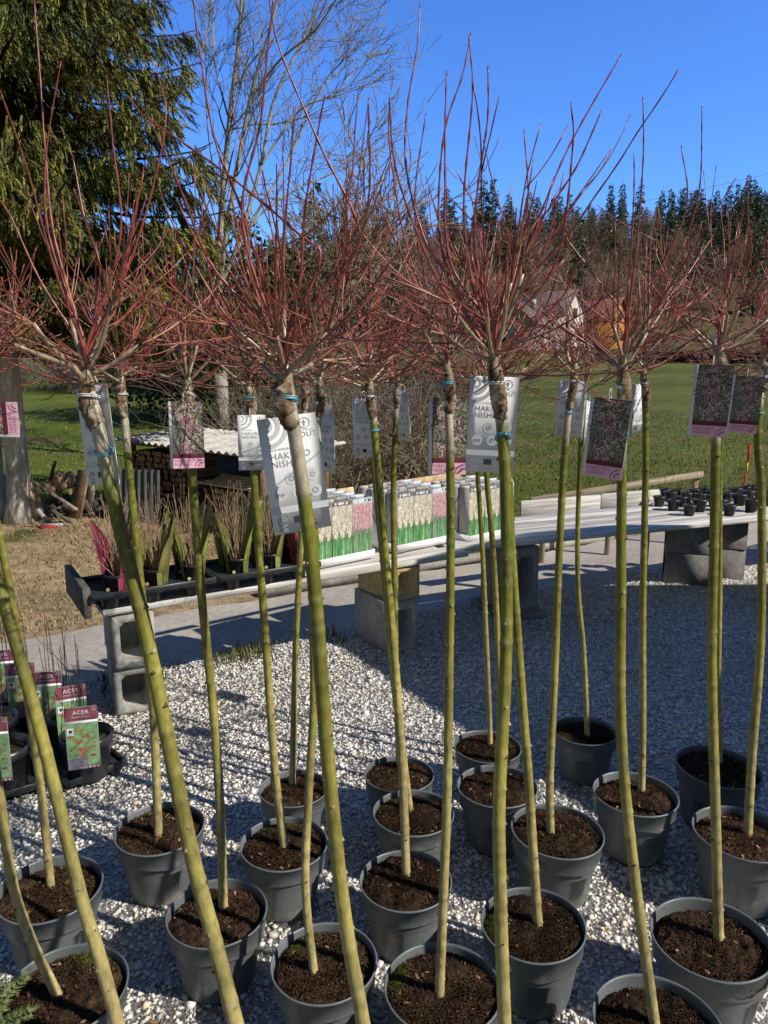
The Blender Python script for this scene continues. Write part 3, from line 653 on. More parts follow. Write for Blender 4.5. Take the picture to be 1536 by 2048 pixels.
def make_back():
    root = empty('plant_tag', (0, 0, 0), 'x', 'plant tag')
    q = MB(); card(q); q.build('card', 'card', root)
    Y1 = -.0011; x0, x1 = -CW / 2, CW / 2
    g = (.5,) * 3
    q = MB(); rect2d(q, x0, x1, -.152, -.141, Y1, g); q.build('grey_band', 'palegrey', root)
    q = MB()
    for r0, r1 in ((.006, .011), (.016, .023), (.029, .036)): ring2d(q, x0 + .012, -.012, Y1, r0, r1, g, -90, 90, 20, (x0, x1, -.06, 0))
    q.build('spiral_print', 'palegrey', root)
    q = MB(); add_text(q, 'HAKURO\nNISHIKI', .0150, x0 + .012, -.066, Y1, spacing=1.05); add_text(q, 'SALIX INTEGRA', .005, x0 + .012, -.052, Y1)
    q.build('name_lettering', 'greyprint', root)
    q = MB(); add_text(q, 'OUT', .0125, x1 - .030, -.036, Y1, spacing=1.1); ring2d(q, x1 - .020, -.014, Y1, .0075, .0088, g); rect2d(q, x1 - .030, x1 - .008, -.0252, -.0246, Y1, g)
    rect2d(q, x1 - .0215, x1 - .0195, -.019, -.009, Y1, g); rect2d(q, x1 - .024, x1 - .017, -.0135, -.012, Y1 - .0001, g)
    q.build('logo', 'greyprint', root)
    q = MB()
    for cx, cz in ((-.006, -.098), (-.027, -.122), (.002, -.122), (.029, -.122), (.028, -.096)):
        ring2d(q, cx, cz, Y1, 0, .0105, g, 0, 360, 24)
    q.build('icon_disc', 'palegrey', root)
    q = MB()
    ring2d(q, -.006, -.098, Y1 - .0004, .0025, .0045, g); 
    for cx in (-.031, -.0235): ring2d(q, cx, -.124, Y1 - .0004, .0022, .0042, g, 20, 200, 12); rect2d(q, cx - .0006, cx + .0006, -.128, -.121, Y1 - .0004, g)
    ring2d(q, .029, -.122, Y1 - .0004, .003, .0052, g, 0, 360, 8); ring2d(q, .002, -.122, Y1 - .0004, .002, .005, g, 0, 270, 10); ring2d(q, .028, -.096, Y1 - .0004, .003, .0045, g, 0, 360, 6)
    q.build('icon_print', 'greyprint', root); q = MB()
    ring2d(q, -.030, -.166, Y1, .0062, .0085, g, 10, 330, 20); ring2d(q, -.030, -.166, Y1, .002, .0045, g, 0, 180, 10)
    for z in (-.178, -.181): rect2d(q, -.037, -.023, z, z + .0016, Y1, g)
    q.build('emblem_print', 'greyprint', root); q = MB()
    for z in (-.1665, -.1695, -.1725): rect2d(q, -.012 + .017, .026, z, z + .0011, Y1, g)
    q.build('fine_print', 'greyprint', root)
    q = MB(); rect2d(q, -.012, .003, -.170, -.159, Y1, g); q.build('flag_print', 'darkprint', root)
    q = MB(); th = np.linspace(-.3, 6.0, 14); q.tube(np.stack([.0 * th - .005, .006 + .012 * np.cos(th), .008 + .014 * np.sin(th)], -1), .0009, 5, (.8, .8, .8)); q.build('loop', 'tie', root, True)
    return root
def make_front():
    root = empty('plant_tag', (0, 0, 0), 'x', 'plant tag')
    q = MB(); card(q); q.build('card', 'card', root)
    Y1 = -.0011; x0, x1 = -CW / 2, CW / 2
    r = np.random.default_rng(5)
    # flower photo panel: a dark green ground with leaf shapes in pinks, creams and greens
    q = MB(); rect2d(q, x0 + .008, x1, -.150, 0, Y1, (.12, .10, .09))
    n = 1500; px = r.uniform(x0 + .011, x1 - .003, n); pz = r.uniform(-.143, -.004, n); a = r.uniform(0, 6.283, n); ln = r.uniform(.0022, .0048, n); wd = ln * r.uniform(.25, .45, n)
    tv = np.array([[0, 0, 1.0], [1, 0, 0], [0, 0, -1], [-1, 0, 0]]); tf = np.array([[3, 2, 1, 0]])
    m = np.zeros((n, 3, 3)); m[:, 0, 0] = np.cos(a) * wd; m[:, 2, 0] = np.sin(a) * wd; m[:, 0, 2] = -np.sin(a) * ln; m[:, 2, 2] = np.cos(a) * ln; m[:, 1, 1] = 1
    blot = np.sin(px * 95 + 1) + np.sin(pz * 80 + px * 60) + r.normal(0, .7, n)
    cc = np.where((blot > .6)[:, None], np.array([.82, .44, .50]), np.where((blot > -.5)[:, None], np.array([.78, .66, .58]), np.array([.34, .34, .20]))) * r.uniform(.35, 1.0, (n, 1))
    k = r.random(n) < .28; cc[k] = np.array([.07, .06, .045])
    q.inst(tv, tf, m, np.stack([px, Y1 - .0002 - np.arange(n) * 3e-7, pz], -1), cc)
    q.build('flower_photo', 'col', root)
    q = MB()
    for r0, r1 in ((.006, .010), (.015, .020), (.025, .030)): ring2d(q, x0 + .008, -.095, Y1 - .0012, r0, r1, (.5,) * 3, -88, 100, 26, (x0, x1, -.13, 0))
    q.build('spiral_print', 'fadegrey', root)
    q = MB(); rect2d(q, x0 + .008, x1, -.156, -.146, Y1 - .0012, (.5,) * 3); q.build('dark_band', 'maroon', root)
    q = MB(); rect2d(q, x0 + .008, x1, -CH, -.156, Y1 - .0002, (.5,) * 3); q.build('name_strip', 'pink', root)
    q = MB(); ring2d(q, x1 - .006, -CH + .004, Y1 - .0006, .009, .013, (.5,) * 3, 90, 180, 14); ring2d(q, x1 - .006, -CH + .004, Y1 - .0006, .018, .021, (.5,) * 3, 90, 180, 14)
    add_text(q, 'HAKURO\nNISHIKI', .0125, x0 + .012, -.168, Y1 - .0006, spacing=1.05); q.build('name_lettering', 'magenta', root)
    q = MB(); th = np.linspace(-.3, 6.0, 14); q.tube(np.stack([.0 * th - .005, .006 + .012 * np.cos(th), .008 + .014 * np.sin(th)], -1), .0009, 5, (.8, .8, .8)); q.build('loop', 'tie', root, True)
    return root
PROTO = {'back': make_back(), 'front': make_front()}
USED = {'back': False, 'front': False}
TAGS = [
 (0, 1, 'back', 182, 772, 200, -33, -7, 'grey shaded tag marked OUT hanging edge on behind the leaning left trunk'),
 (6, -1, 'front', 371, 803, 134, 22, 1, 'sunlit pink flower tag with HAKURO NISHIKI strip, left of the others, crossed by twig shadows'),
 (7, -1, 'back', 503, 830, 112, 16, 0, 'white tag with crossed twig shadows, partly covered by the big tilted card'),
 (1, 1, 'back', 572, 832, 236, 14, -7, 'largest white HAKURO NISHIKI tag, tilted and half shadowed by the thick trunk'),
 (9, 1, 'back', 652, 808, 138, -58, 3, 'narrow grey tag seen almost edge on just right of the big tilted card'),
 (12, 1, 'back', 728, 797, 118, -33, -1, 'shaded grey tag with the name HAKURO NISHIKI over the brown thicket'),
 (10, 1, 'back', 803, 782, 100, -62, 1, 'small dark grey edge on tag beside the straight dark stem'),
 (13, 1, 'front', 897, 795, 154, 8, 1, 'pink flower tag half in sun, centre of the picture above the cartons'),
 (15, 1, 'back', 990, 753, 194, -6, 2, 'large bluish white tag behind the thick pale stem with OUT at top right'),
 (18, 1, 'back', 1145, 762, 110, -30, 2, 'small shaded grey tag marked OUT in front of the green meadow'),
 (19, 1, 'back', 1178, 802, 88, 64, 6, 'narrow bright white tag seen edge on beside the curved stem'),
 (20, 1, 'back', 1277, 768, 99, 40, -1, 'bright white tag behind the pale straight stem with green tape'),
 (21, -1, 'front', 1223, 797, 162, -30, 5, 'lowest and largest shaded pink tag on the front right stem'),
 (22, -1, 'front', 1430, 730, 143, -28, 2, 'high shaded pink tag hanging from the upright right stem'),
 (24, -1, 'front', 1498, 752, 114, -26, 3, 'smaller shaded pink tag at the right edge of the picture'),
 (-1, 0, 'front', -108, 840, 140, 6, -90, 'pink tag turned sideways at the left edge with its name reading upwards'),
]
for ti, sd_, face, x, y, hp, yaw, roll, lab in TAGS:
    Zc = CH * F / hp; tsc = 1.0; d = ray(x, y)
    if ti >= 0:
        tp = TREES[ti][2]; zt = y + hp * .5
        pr = np.array([1024 - F * ((q[2] - H) * CP + q[1] * SP) / depth(q) for q in tp]); Zc = depth(tp[np.argmin(np.abs(pr - zt))]) + sd_ * (W[ti][2] * Zc / F / 2 * .9 + (.012 if sd_ > 0 else .036))
        tsc = float(np.clip(Zc * hp / F / CH, .8, 1.25))
    p = np.array([0, 0, H]) + d * Zc
    rot = (R(rng.normal(0, 2)), R(roll), R(yaw))
    if not USED[face]:
        o = PROTO[face]; o.location = [float(q) for q in p]; o.rotation_euler = rot; o.scale = (tsc,) * 3; USED[face] = True; tag(o, lab, 'plant tag', 'plant tags hanging from the willow grafts')
    else: dup(PROTO[face], p, rot, lab, 'plant tags hanging from the willow grafts', tsc)

# ------------------------------------------------------------------ tables of planks on concrete blocks
wht = np.array([.55, .53, .495])
def plank_top(name, org, u, nn, ang, s0, s1, d0, widths, z, label, cuts=None):
    c0 = org + u * (s0 + s1) / 2; root = empty(name, (c0[0], c0[1], z), label, 'tabletop')
    d = d0
    for k, wd in enumerate(widths):
        q = MB(); a, b = s0 + rng.normal(0, .025), s1 + rng.normal(0, .04)
        c = org + u * (a + b) / 2 + nn * (d + wd / 2) + np.array([0, 0, z + rng.normal(0, .002)])
        q2 = MB(); q2.bbox((0, 0, 0), (b - a, wd - .013, .032), 0, wht * rng.uniform(.82, 1.15), .004)
        o = q2.build('plank', 'plank', None, False); o.parent = root; o.location = Vector(c - np.array(root.location)); o.rotation_euler = (rng.normal(0, .004), rng.normal(0, .003), ang + rng.normal(0, .004))
        d += wd
    return root
plank_top('plank_tabletop', P0, U, Nn, ANG, -.06, 2.16, -.03, [.2, .19, .06], .575, 'weathered white plank tabletop on the left holding shrub trays and cartons')
O2 = np.array([.42, 4.70, 0]); ANG2 = math.atan2(.403, .915); U2 = np.array([math.cos(ANG2), math.sin(ANG2), 0]); N2 = np.array([-U2[1], U2[0], 0])
plank_top('plank_tabletop', O2, U2, N2, ANG2, 0, 4.3, -.02, [.22, .2, .2, .21], .555, 'long weathered white plank tabletop on the right with small black pots at its far end')
# dark end board of the left table
q = MB(); c = TP(-.10, .20, .645); q.bbox(c, (.035, .52, .15), ANG, (.10, .095, .085), .003); tag(q.build('end_board', 'wood'), 'dark grey upright board closing the left end of the left table', 'board')
def hollow_block(w, l, h, wall=.035, col=(.36, .35, .32)):
    """hollow concrete block, the hole running along its length (local Y)"""
    q = MB(); x, z = w / 2, h
    o = [(-x, 0), (x, 0), (x, z), (-x, z)]; i_ = [(-x + wall, wall), (x - wall, wall), (x - wall, z - wall), (-x + wall, z - wall)]
    # chamfered inner corners
    def ch(pts, b):
        r_ = []
        cx = sum(p[0] for p in pts) / 4; cz = sum(p[1] for p in pts) / 4
        for k in range(4):
            p = np.array(pts[k]); pr = np.array(pts[k - 1]); nxt = np.array(pts[(k + 1) % 4])
            r_.append(p + (pr - p) / np.linalg.norm(pr - p) * b); r_.append(p + (nxt - p) / np.linalg.norm(nxt - p) * b)
        return np.array(r_)
    O = ch(o, .006); I = ch(i_, .022)
    V = []
    for yv, P in ((-l / 2, O), (-l / 2, I), (l / 2, O), (l / 2, I), (l * .1, I)):
        for a in P: V.append([a[0] , yv, a[1]])
    f = []
    for k in range(8):
        k2 = (k + 1) % 8
        f += [[k, k2, 8 + k2, 8 + k], [16 + k2, 16 + k, 24 + k, 24 + k2], [k2, k, 16 + k, 16 + k2], [8 + k, 8 + k2, 32 + k2, 32 + k]]
    f.append([32 + k for k in range(8)])
    V = np.array(V) + rng.normal(0, .0012, (40, 3))
    q.add(V, f, col); return q
BL = hollow_block(.2, .42, .25).build('concrete_block', 'concrete'); BLroot = BL
def block(p, ang, label, sc_=(1, 1, 1), first=[True], col=None, tilt=0):
    if first[0]: o = BL; first[0] = False
    else: o = BL.copy(); COL.objects.link(o)
    if col is not None:
        o.data = BL.data.copy(); n = len(o.data.vertices)
        o.data.color_attributes['col'].data.foreach_set('color', np.tile(np.array([*col, 1], np.float32), n))
    o.location = [float(a) for a in p]; o.rotation_euler = (tilt, 0, ang); o.scale = sc_
    return tag(o, label, 'concrete block', 'concrete blocks carrying the tables')
block(TP(.13, .20, .01), ANG - .12, 'lower hollow concrete block of the left table end support')
block(TP(.13, .19, .262), ANG - .09, 'upper hollow concrete block right under the left end of the left table', (1, 1, 1.13))
block(TP(1.72, .2, .01), ANG - .02, 'lower hollow concrete block under the cartons', (1.05, 1.05, 1.3))
block(TP(1.74, .2, .338), ANG + .05, 'yellowish moulded block on top of the support under the cartons', (.98, .95, .85), col=(.46, .37, .20))
q = MB(); q.bbox(O2 + U2 * .62 + N2 * .22 + np.array([0, 0, .035]), (.34, .5, .06), ANG2, (.2, .195, .185), .006); tag(q.build('paving_slab', 'concrete'), 'grey paving slab under the middle concrete block', 'paving slab')
block(O2 + U2 * .62 + N2 * .22 + np.array([0, 0, .066]), ANG2 + .05, 'single tall hollow block standing on the paving slab under the middle table', (1.05, .95, 1.86), col=(.25, .245, .235))
block(O2 + U2 * 2.45 + N2 * .30 + np.array([0, 0, .01]), ANG2 - .5 + 1.35, 'dark lower block supporting the right table, left of its pair', (1.5, .95, 1.05), col=(.23, .22, .21))
block(O2 + U2 * 2.45 + N2 * .30 + np.array([0, 0, .274]), ANG2 - .5 + 1.35, 'dark upper block supporting the right table, left of its pair', (1.45, .95, 1.0), col=(.24, .23, .22))
block(O2 + U2 * 2.80 + N2 * .34 + np.array([0, 0, .01]), ANG2 - .5 + 1.35, 'dark lower block supporting the right table, right of its pair', (1.4, .95, 1.05), col=(.22, .21, .20))
block(O2 + U2 * 2.80 + N2 * .34 + np.array([0, 0, .274]), ANG2 - .5 + 1.35, 'dark upper block supporting the right table, right of its pair', (1.4, .95, 1.0), col=(.22, .21, .2))

# boards and rail behind the right table
def timber(name, a, b, w_, h_, col, label, cat, matl='plank'):
    a = np.array(a, float); b = np.array(b, float); L = np.linalg.norm(b - a); d = (b - a) / L
    q = MB(); q.bbox((0, 0, 0), (L, w_, h_), 0, col, .004); o = q.build(name, matl)
    o.location = Vector((a + b) / 2); o.rotation_euler = Vector(d).to_track_quat('X', 'Z').to_euler(); return tag(o, label, cat)
for k, (a, b) in enumerate((((1.17, 6.25, .55), (1.96, 6.62, .545)), ((1.97, 6.63, .55), (2.72, 6.98, .545)))):
    o = timber('edge_board', a, b, .03, .17, wht * 1.0, ['left pale upright board behind the right table', 'right pale upright board behind the right table, nearer the small pots'][k], 'board')
timber('timber_prop', (1.3, 6.36, -.3), (1.3, 6.36, .46), .06, .06, wht * .7, 'short post under the left pale upright board', 'post'); timber('timber_prop', (2.5, 6.9, -.3), (2.5, 6.9, .46), .06, .06, wht * .7, 'short post under the right pale upright board', 'post')
ra, rb = A(1060, 1002, 7.3), A(1405, 948, 8.2)
fr = empty('rail_fence', ((ra + rb)[0] / 2, (ra + rb)[1] / 2, 0), 'low slanting wooden rail fence at the meadow edge', 'fence')
def tpart(name, a, b, w_, h_, col, root):
    a = np.array(a, float); b = np.array(b, float); L = np.linalg.norm(b - a); q = MB(); q.bbox((0, 0, 0), (L, w_, h_), 0, col, .004); o = q.build(name, 'plank', None); o.parent = root
    o.location = Vector((a + b) / 2 - np.array(root.location)); o.rotation_euler = Vector((b - a) / L).to_track_quat('X', 'Z').to_euler(); return o
tpart('rail', ra, rb, .04, .07, np.array([.33, .27, .19]), fr)
for t in (.08, .45, .97):
    p = lerp(ra, rb, t); tpart('post', (p[0], p[1] + .05, -.3), (p[0], p[1] + .05, p[2] + .03), .05, .05, np.array([.38, .30, .19]), fr)
mk = A(1489, 972, 8.6); st = empty('marker_stake', (mk[0], mk[1], 0), 'thin red and yellow marker stake standing in the meadow', 'stake')
mt_ = A(1500, 888, 8.6); ba = np.array([mk[0] - .02, mk[1], 0])
for nm, a, b, cc in (('lower_rod', 0, .62, (.55, .03, .02)), ('yellow_band', .62, .76, (.65, .42, .03)), ('upper_rod', .76, 1, (.55, .03, .02))):
    q = MB(); q.tube([lerp(ba, mt_, a), lerp(ba, mt_, b)], .013, 10, cc); q.build(nm, 'plain', st, True)

# ------------------------------------------------------------------ cartons of bulbs
def carton(pink):
    w_, d_, h_ = .150, .085, .37
    root = empty('bulb_carton', (0, 0, 0), 'x', 'carton')
    q = MB()
    # open top carton: four walls and floor
    t = .003
    for (cx, cy, sx, sy) in ((0, -d_ / 2, w_, t), (0, d_ / 2, w_, t), (-w_ / 2 + t / 2, 0, t, d_ - t), (w_ / 2 - t / 2, 0, t, d_ - t)): q.box((cx, cy, h_ / 2), (sx, sy, h_), 0, (.42, .41, .40))
    q.box((0, 0, .004), (w_ - .01, d_ - .01, .004), 0, (.3, .3, .3)); q.box((0, 0, h_ * .80), (w_ - .01, d_ - .01, .004), 0, (.07, .06, .05))
    q.build('box', 'col', root)
    r = np.random.default_rng(9 + pink); yf = -d_ / 2 - t / 2 - .0005
    q = MB(); rect2d(q, -w_ / 2, w_ / 2, .0, h_ - .03, yf, (.50, .47, .42) if not pink else (.55, .47, .45)); rect2d(q, -w_ / 2, w_ / 2, 0, .15, yf - .0001, (.06, .17, .06)); rect2d(q, -w_ / 2, w_ / 2, h_ - .03, h_, yf, (.20, .19, .18) if not pink else (.55, .62, .66))
    for k in range(16):
        x = r.uniform(-w_ / 2 + .01, w_ / 2 - .01); rect2d(q, x - .006, x + .006, h_ - .026 + r.uniform(0, .006), h_ - .008, yf - .0003 - k * 1e-5, (.75, .76, .78) if r.random() < .5 else (.12, .12, .12))
    q.build('front_print', 'col', root)
    q = MB(); n = 340; x = r.uniform(-w_ / 2 + .003, w_ / 2 - .003, n); hh = r.uniform(.11, .215, n); le = r.normal(0, .006, n); lo = r.uniform(0, .05, n)
    for k in range(n):
        xx_ = x[k]; cc = np.array([.07, .24, .08] if r.random() < .6 else [.26, .46, .24]) * r.uniform(.6, 1.35); y_ = yf - .0005 - k * 2e-6
        if pink: cc = cc * .8 + np.array([.06, .05, .05])
        tx = np.clip(xx_ + le[k], -w_ / 2, w_ / 2)
        q.add([[max(xx_ - .0022, -w_ / 2), y_, lo[k]], [min(xx_ + .0022, w_ / 2), y_, lo[k]], [tx, y_, hh[k] + .01]], np.array([[0, 1, 2]]), cc)
    q.build('grass_print', 'col', root)
    q = MB(); y_ = yf - .0014
    if not pink:
        for cx in (-.05, 0, .05):
            for k in range(150):
                u = r.random(); zc = .345 - u * .19; hw = .024 * math.sin(math.pi * min(1, (1 - u) * .85 + .10)) ; xx_ = cx + r.uniform(-1, 1) * hw; ln = r.uniform(.012, .026)
                cc = np.array([.84, .76, .60]) * r.uniform(.55, 1.05); y_ -= 2e-6
                q.add([[xx_ - .004, y_, zc], [xx_ + .004, y_, zc], [xx_ + (xx_ - cx) * .25, y_, zc - ln]], np.array([[0, 2, 1]]), cc)
    else:
        for k in range(520):
            cx = r.choice([-.055, -.03, -.01, .012, .035, .058]); u = r.random(); zc = .338 - u * .15; xx_ = np.clip(cx + r.normal(0, .006), -.07, .07); y_ -= 2e-6
            cc = np.array([.62, .36, .38]) * r.uniform(.7, 1.25)
            q.add([[xx_ - .0035, y_, zc], [xx_ + .0035, y_, zc], [xx_, y_, zc - .02]], np.array([[0, 2, 1]]), cc)
    q.build('plume_print', 'col', root)
    q = MB()
    q.box((rng.uniform(-.02, .02), 0, h_ + .002), (.10, .004, .03), rng.uniform(-.3, .3), (.55, .60, .64) if pink else (.30, .29, .28))
    q.build('header_card', 'col', root)
    return root
CP_ = [carton(0), carton(1)]; CU = [False, False]
aT = ANG + R(9); uT = np.array([math.cos(aT), math.sin(aT), 0]); nT = np.array([-uT[1], uT[0], 0])
glab = ['plume flower carton in the left display tray, by the thick stem', 'plume flower carton in the middle display tray', 'plume flower carton in the right display tray on the long table']
plab = ['pink flower carton in the left display tray', 'pink flower carton in the middle display tray', 'pink flower carton in the right display tray on the long table']
for ti, org in enumerate((G(626, 1142, .60), G(797, 1108, .60), G(942, 1088, .58))):
    org = org + nT * .02; zt = org[2]
    tr = empty('display_tray', org, ['white card display tray under the left group of cartons', 'white card display tray under the middle group of cartons', 'white card display tray under the right group of cartons'][ti], 'display tray', rz=aT)
    Lt, Dt = .475, .40
    q = MB(); q.box((Lt / 2, Dt / 2, .003), (Lt, Dt, .005), 0, (.7, .7, .7)); o = q.build('tray_floor', 'card', None); o.parent = tr
    q = MB(); q.box((Lt / 2, -.002, .026), (Lt, .004, .05), 0, (.8, .8, .8)); q.box((Lt / 2, Dt + .002, .026), (Lt, .004, .05), 0, (.8, .8, .8)); o = q.build('tray_lip', 'card', None); o.parent = tr
    q = MB()
    for x in (-.002, Lt + .002): q.add([[x, 0, .001], [x, Dt, .001], [x, Dt, .30], [x, Dt * .72, .27], [x, .12, .06], [x, 0, .051]] + [[x + .003, 0, .001], [x + .003, Dt, .001], [x + .003, Dt, .30], [x + .003, Dt * .72, .27], [x + .003, .12, .06], [x + .003, 0, .051]],
          [[0, 1, 2, 3, 4, 5][::-1], [6, 7, 8, 9, 10, 11]] + [[k, (k + 1) % 6, 6 + (k + 1) % 6, 6 + k] for k in range(6)], (.75, .75, .75))
    o = q.build('tray_side', 'card', None); o.parent = tr
    for r_ in range(4):
        for cidx in range(3):
            pink = 1 if cidx == 2 else 0
            p = org + uT * (.082 + cidx * .156) + nT * (.055 + r_ * .096) + np.array([0, 0, .007]); rot = (0, 0, aT + rng.normal(0, .03))
            lb = (plab if pink else glab)[ti]
            if not CU[pink]:
                o = CP_[pink]; o.location = Vector(p); o.rotation_euler = rot; CU[pink] = True; tag(o, lb, 'carton', 'flower bulb cartons, ' + lb)
            else: dup(CP_[pink], p, rot, lb, 'flower bulb cartons, ' + lb)
# tan boards lying at the back of the table behind cartons
timber('loose_board', TP(1.05, .62, .90), TP(1.75, .66, .93), .02, .06, (.55, .40, .24), 'light tan wooden board standing behind the left cartons', 'board', 'wood')
timber('loose_board', TP(1.80, .66, .93), TP(2.7, .72, .96), .02, .06, (.52, .37, .22), 'light tan wooden board standing behind the middle cartons', 'board', 'wood')

# ------------------------------------------------------------------ shrubs in sleeves on black trays
def twig_tuft(q, base, n, h, spread, r, c0, c1, rad=.0014):
    for k in range(n):
        az = r.uniform(0, 6.283); po = abs(r.normal(0, spread)); d = np.array([math.cos(az) * math.sin(po), math.sin(az) * math.sin(po), math.cos(po)])
        L = h * r.uniform(.55, 1.1); b = base + np.array([r.normal(0, .012), r.normal(0, .012), 0])
        m = r.uniform(.7, 1.2)
        p, dd = shoot(q, b, d, L, rad * r.uniform(.8, 1.3), rad * .5, r, .35, np.array(c0) * m, np.array(c1) * m, sides=4)
        if r.random() < .6: i_ = len(p) // 2; shoot(q, p[i_], dd[i_] + r.normal(0, .35, 3), L * .4, rad * .7, rad * .4, r, .3, np.array(c0) * m, np.array(c1) * m, sides=4)
def sleeve_shrub(seed, tone):
    r = np.random.default_rng(seed); root = empty('sleeved_shrub', (0, 0, 0), 'x', 'potted shrub')
    q = MB(); q.lathe([(.035, 0), (.043, .0), (.047, .01), (.058, .105), (.063, .107), (.063, .12), (.058, .12), (.054, .09), (.001, .088)], 20); q.build('pot', 'blackplastic', root, True)
    q = MB(); q.lathe([(.054, .10), (.03, .106), (.0005, .108)], 16, col=(.30, .14, .07)); q.build('bark_mulch', 'soil', root)
    # printed card sleeve: two tall rounded wings behind the pot and a low front band
    cols = {'red': ((.16, .03, .05), (.34, .06, .11)), 'lime': ((.32, .35, .09), (.13, .15, .04)), 'olive': ((.16, .12, .05), (.26, .27, .08))}[tone]
    q = MB()
    for sgn, hh in ((-1, .42), (1, .36), (-1, .30)):
        n = 14; th = np.linspace(0, np.pi / 2 * 1.05, n); vv = []; ff = []
        a0 = math.pi / 2 + sgn * .1; a1 = math.pi / 2 + sgn * (2.15 if hh > .31 else 2.7)
        ks = 9
        for i_ in range(ks):
            a = lerp(a0, a1, i_ / (ks - 1)); top = .10 + (hh - .10) * math.sin(math.pi * (1 - (i_ / (ks - 1)) ** 1.3 * .92 - .04)) ** .7
            for z in (.02, .06, .10, lerp(.10, top, .5), top):
                rr = .050 + .0155 * min(z, .12) / .12 + max(0, z - .12) * .16; vv.append([rr * math.cos(a), rr * math.sin(a), z])
        for i_ in range(ks - 1):
            for j in range(4): ff.append([i_ * 5 + j, (i_ + 1) * 5 + j, (i_ + 1) * 5 + j + 1, i_ * 5 + j + 1])
        cc = np.array([lerp(np.array(cols[0]), np.array(cols[1]), r.random()) if (k % 5) > 0 else np.array([.02, .02, .025]) for k in range(ks * 5)])
        cc[:: 4] *= .35; cc[1:: 9] *= .4
        q.add(np.array(vv), ff, cc)
    q.build('sleeve', 'col', root, True)
    q = MB(); th = np.arange(14) / 14 * 6.283; q.add(np.stack([-.03 + .009 * np.cos(th), np.full(14, -.066), .055 + .009 * np.sin(th)], -1), [list(range(14))[::-1]], (.55, .46, .26)); rect2d(q, .02, .045, .01, .11, -.0655, np.array(cols[1]) * 1.4); q.build('sticker', 'col', root)
    q = MB(); twig_tuft(q, np.array([0, 0, .10]), 26, .40, .30, r, (.44, .32, .20), (.36, .25, .15), .0013); q.build('twigs', 'twig', root, True)
    return root
SH = {'red': sleeve_shrub(1, 'red'), 'lime': sleeve_shrub(2, 'lime'), 'olive': sleeve_shrub(3, 'olive')}; SU = dict.fromkeys(SH, False)
spots = [(0, .00, 'red', 'first sleeved shrub from the left in the front row, magenta sleeve'), (0, .19, 'olive', 'second sleeved shrub from the left in the front row, olive sleeve'), (0, .38, 'lime', 'third sleeved shrub in the front row of the left tray, lime sleeve'),
         (0, .62, 'lime', 'fourth sleeved shrub in the front row, first on the second tray, yellow green sleeve'), (0, .81, 'olive', 'fifth sleeved shrub in the front row, olive sleeve on the second tray'), (0, 1.0, 'red', 'sixth sleeved shrub in the front row with dark red sleeve beside the cartons'),
         (1, .02, 'red', 'magenta sleeved shrub behind the first one at the left end'), (1, .2, 'lime', 'lime sleeved shrub in the back row of the left tray'), (1, .39, 'olive', 'olive sleeved shrub in the back row of the left tray'),
         (1, .63, 'olive', 'olive sleeved shrub in the back row of the second tray'), (1, .82, 'lime', 'lime sleeved shrub in the back row of the second tray'), (1, 1.0, 'red', 'dark red sleeved shrub in the back row near the cartons')]
for row, s_, tone, lb in spots:
    p = TP(s_ + .06, .03 + row * .15, .63); rot = (0, 0, ANG + rng.normal(-.25, .25))
    if not SU[tone]: o = SH[tone]; o.location = Vector(p); o.rotation_euler = rot; SU[tone] = True; tag(o, lb, 'potted shrub', 'sleeved shrubs on the left table')
    else: dup(SH[tone], p, rot, lb, 'sleeved shrubs on the left table')
def tray_obj(name, L, D, label, loc, ang, cups=3, rows=2, h=.045):
    root = empty(name, loc, label, 'plant tray', rz=ang)
    q = MB(); q.bbox((0, 0, h), (L, D, .008), 0, (.03,) * 3, .003); q.build('tray_rim', 'tray', None).parent = root
    q = MB()
    for (cx, cy, sx, sy) in ((0, -D / 2, L, .012), (0, D / 2, L, .012), (-L / 2, 0, .012, D), (L / 2, 0, .012, D)): q.bbox((cx, cy, h + .012), (sx, sy, .03), 0, (.03,) * 3, .003)
    q.build('tray_lip', 'tray', None).parent = root
    for a in range(cups):
        for b in range(rows):
            q = MB(); q.lathe([(.02, -.005), (.04, -.005), (.052, h)], 14, ((a + .5 - cups / 2) * L / cups, (b + .5 - rows / 2) * D / rows, 0), cap0=True); q.build('tray_cup', 'tray', None, True).parent = root
    return root
tray_obj('plant_tray', .60, .36, 'black plant tray at the left end of the left table', TP(.22, .095, .602), ANG, h=.06)
tray_obj('plant_tray', .58, .36, 'black plant tray between the left tray and the cartons', TP(.83, .095, .602), ANG, h=.06)

# small black pots on the right table
def small_pot(seed):
    r = np.random.default_rng(seed); root = empty('small_pot', (0, 0, 0), 'x', 'small pot')
    q = MB(); q.lathe([(.03, 0), (.045, 0), (.058, .085), (.066, .086), (.067, .105), (.061, .105), (.057, .085), (.02, .083)], 22, cap0=True); q.build('pot', 'blackplastic', root, True)
    q = MB(); q.lathe([(.057, .090), (.03, .094), (.0005, .095)], 16, col=(.10, .085, .07)); q.build('soil', 'soil', root)
    q = MB(); twig_tuft(q, np.array([0, 0, .09]), 4, .34, .16, r, (.16, .12, .08), (.14, .11, .07), .0011); q.build('twigs', 'twig', root, True)
    return root
SP_ = [small_pot(31), small_pot(32)]; spu = [False, False]
pxs = [(1318, 1012), (1346, 1020), (1378, 1030), (1398, 1022), (1340, 1004), (1372, 1004), (1400, 1006), (1420, 1000), (1458, 1030), (1452, 1004), (1478, 1010), (1470, 996), (1502, 1022), (1496, 1002), (1530, 1010), (1520, 996), (1428, 1012), (1330, 996), (1356, 996), (1388, 996), (1408, 992), (1436, 992), (1490, 990), (1508, 990), (1534, 1000), (1362, 1012), (1440, 1020)]
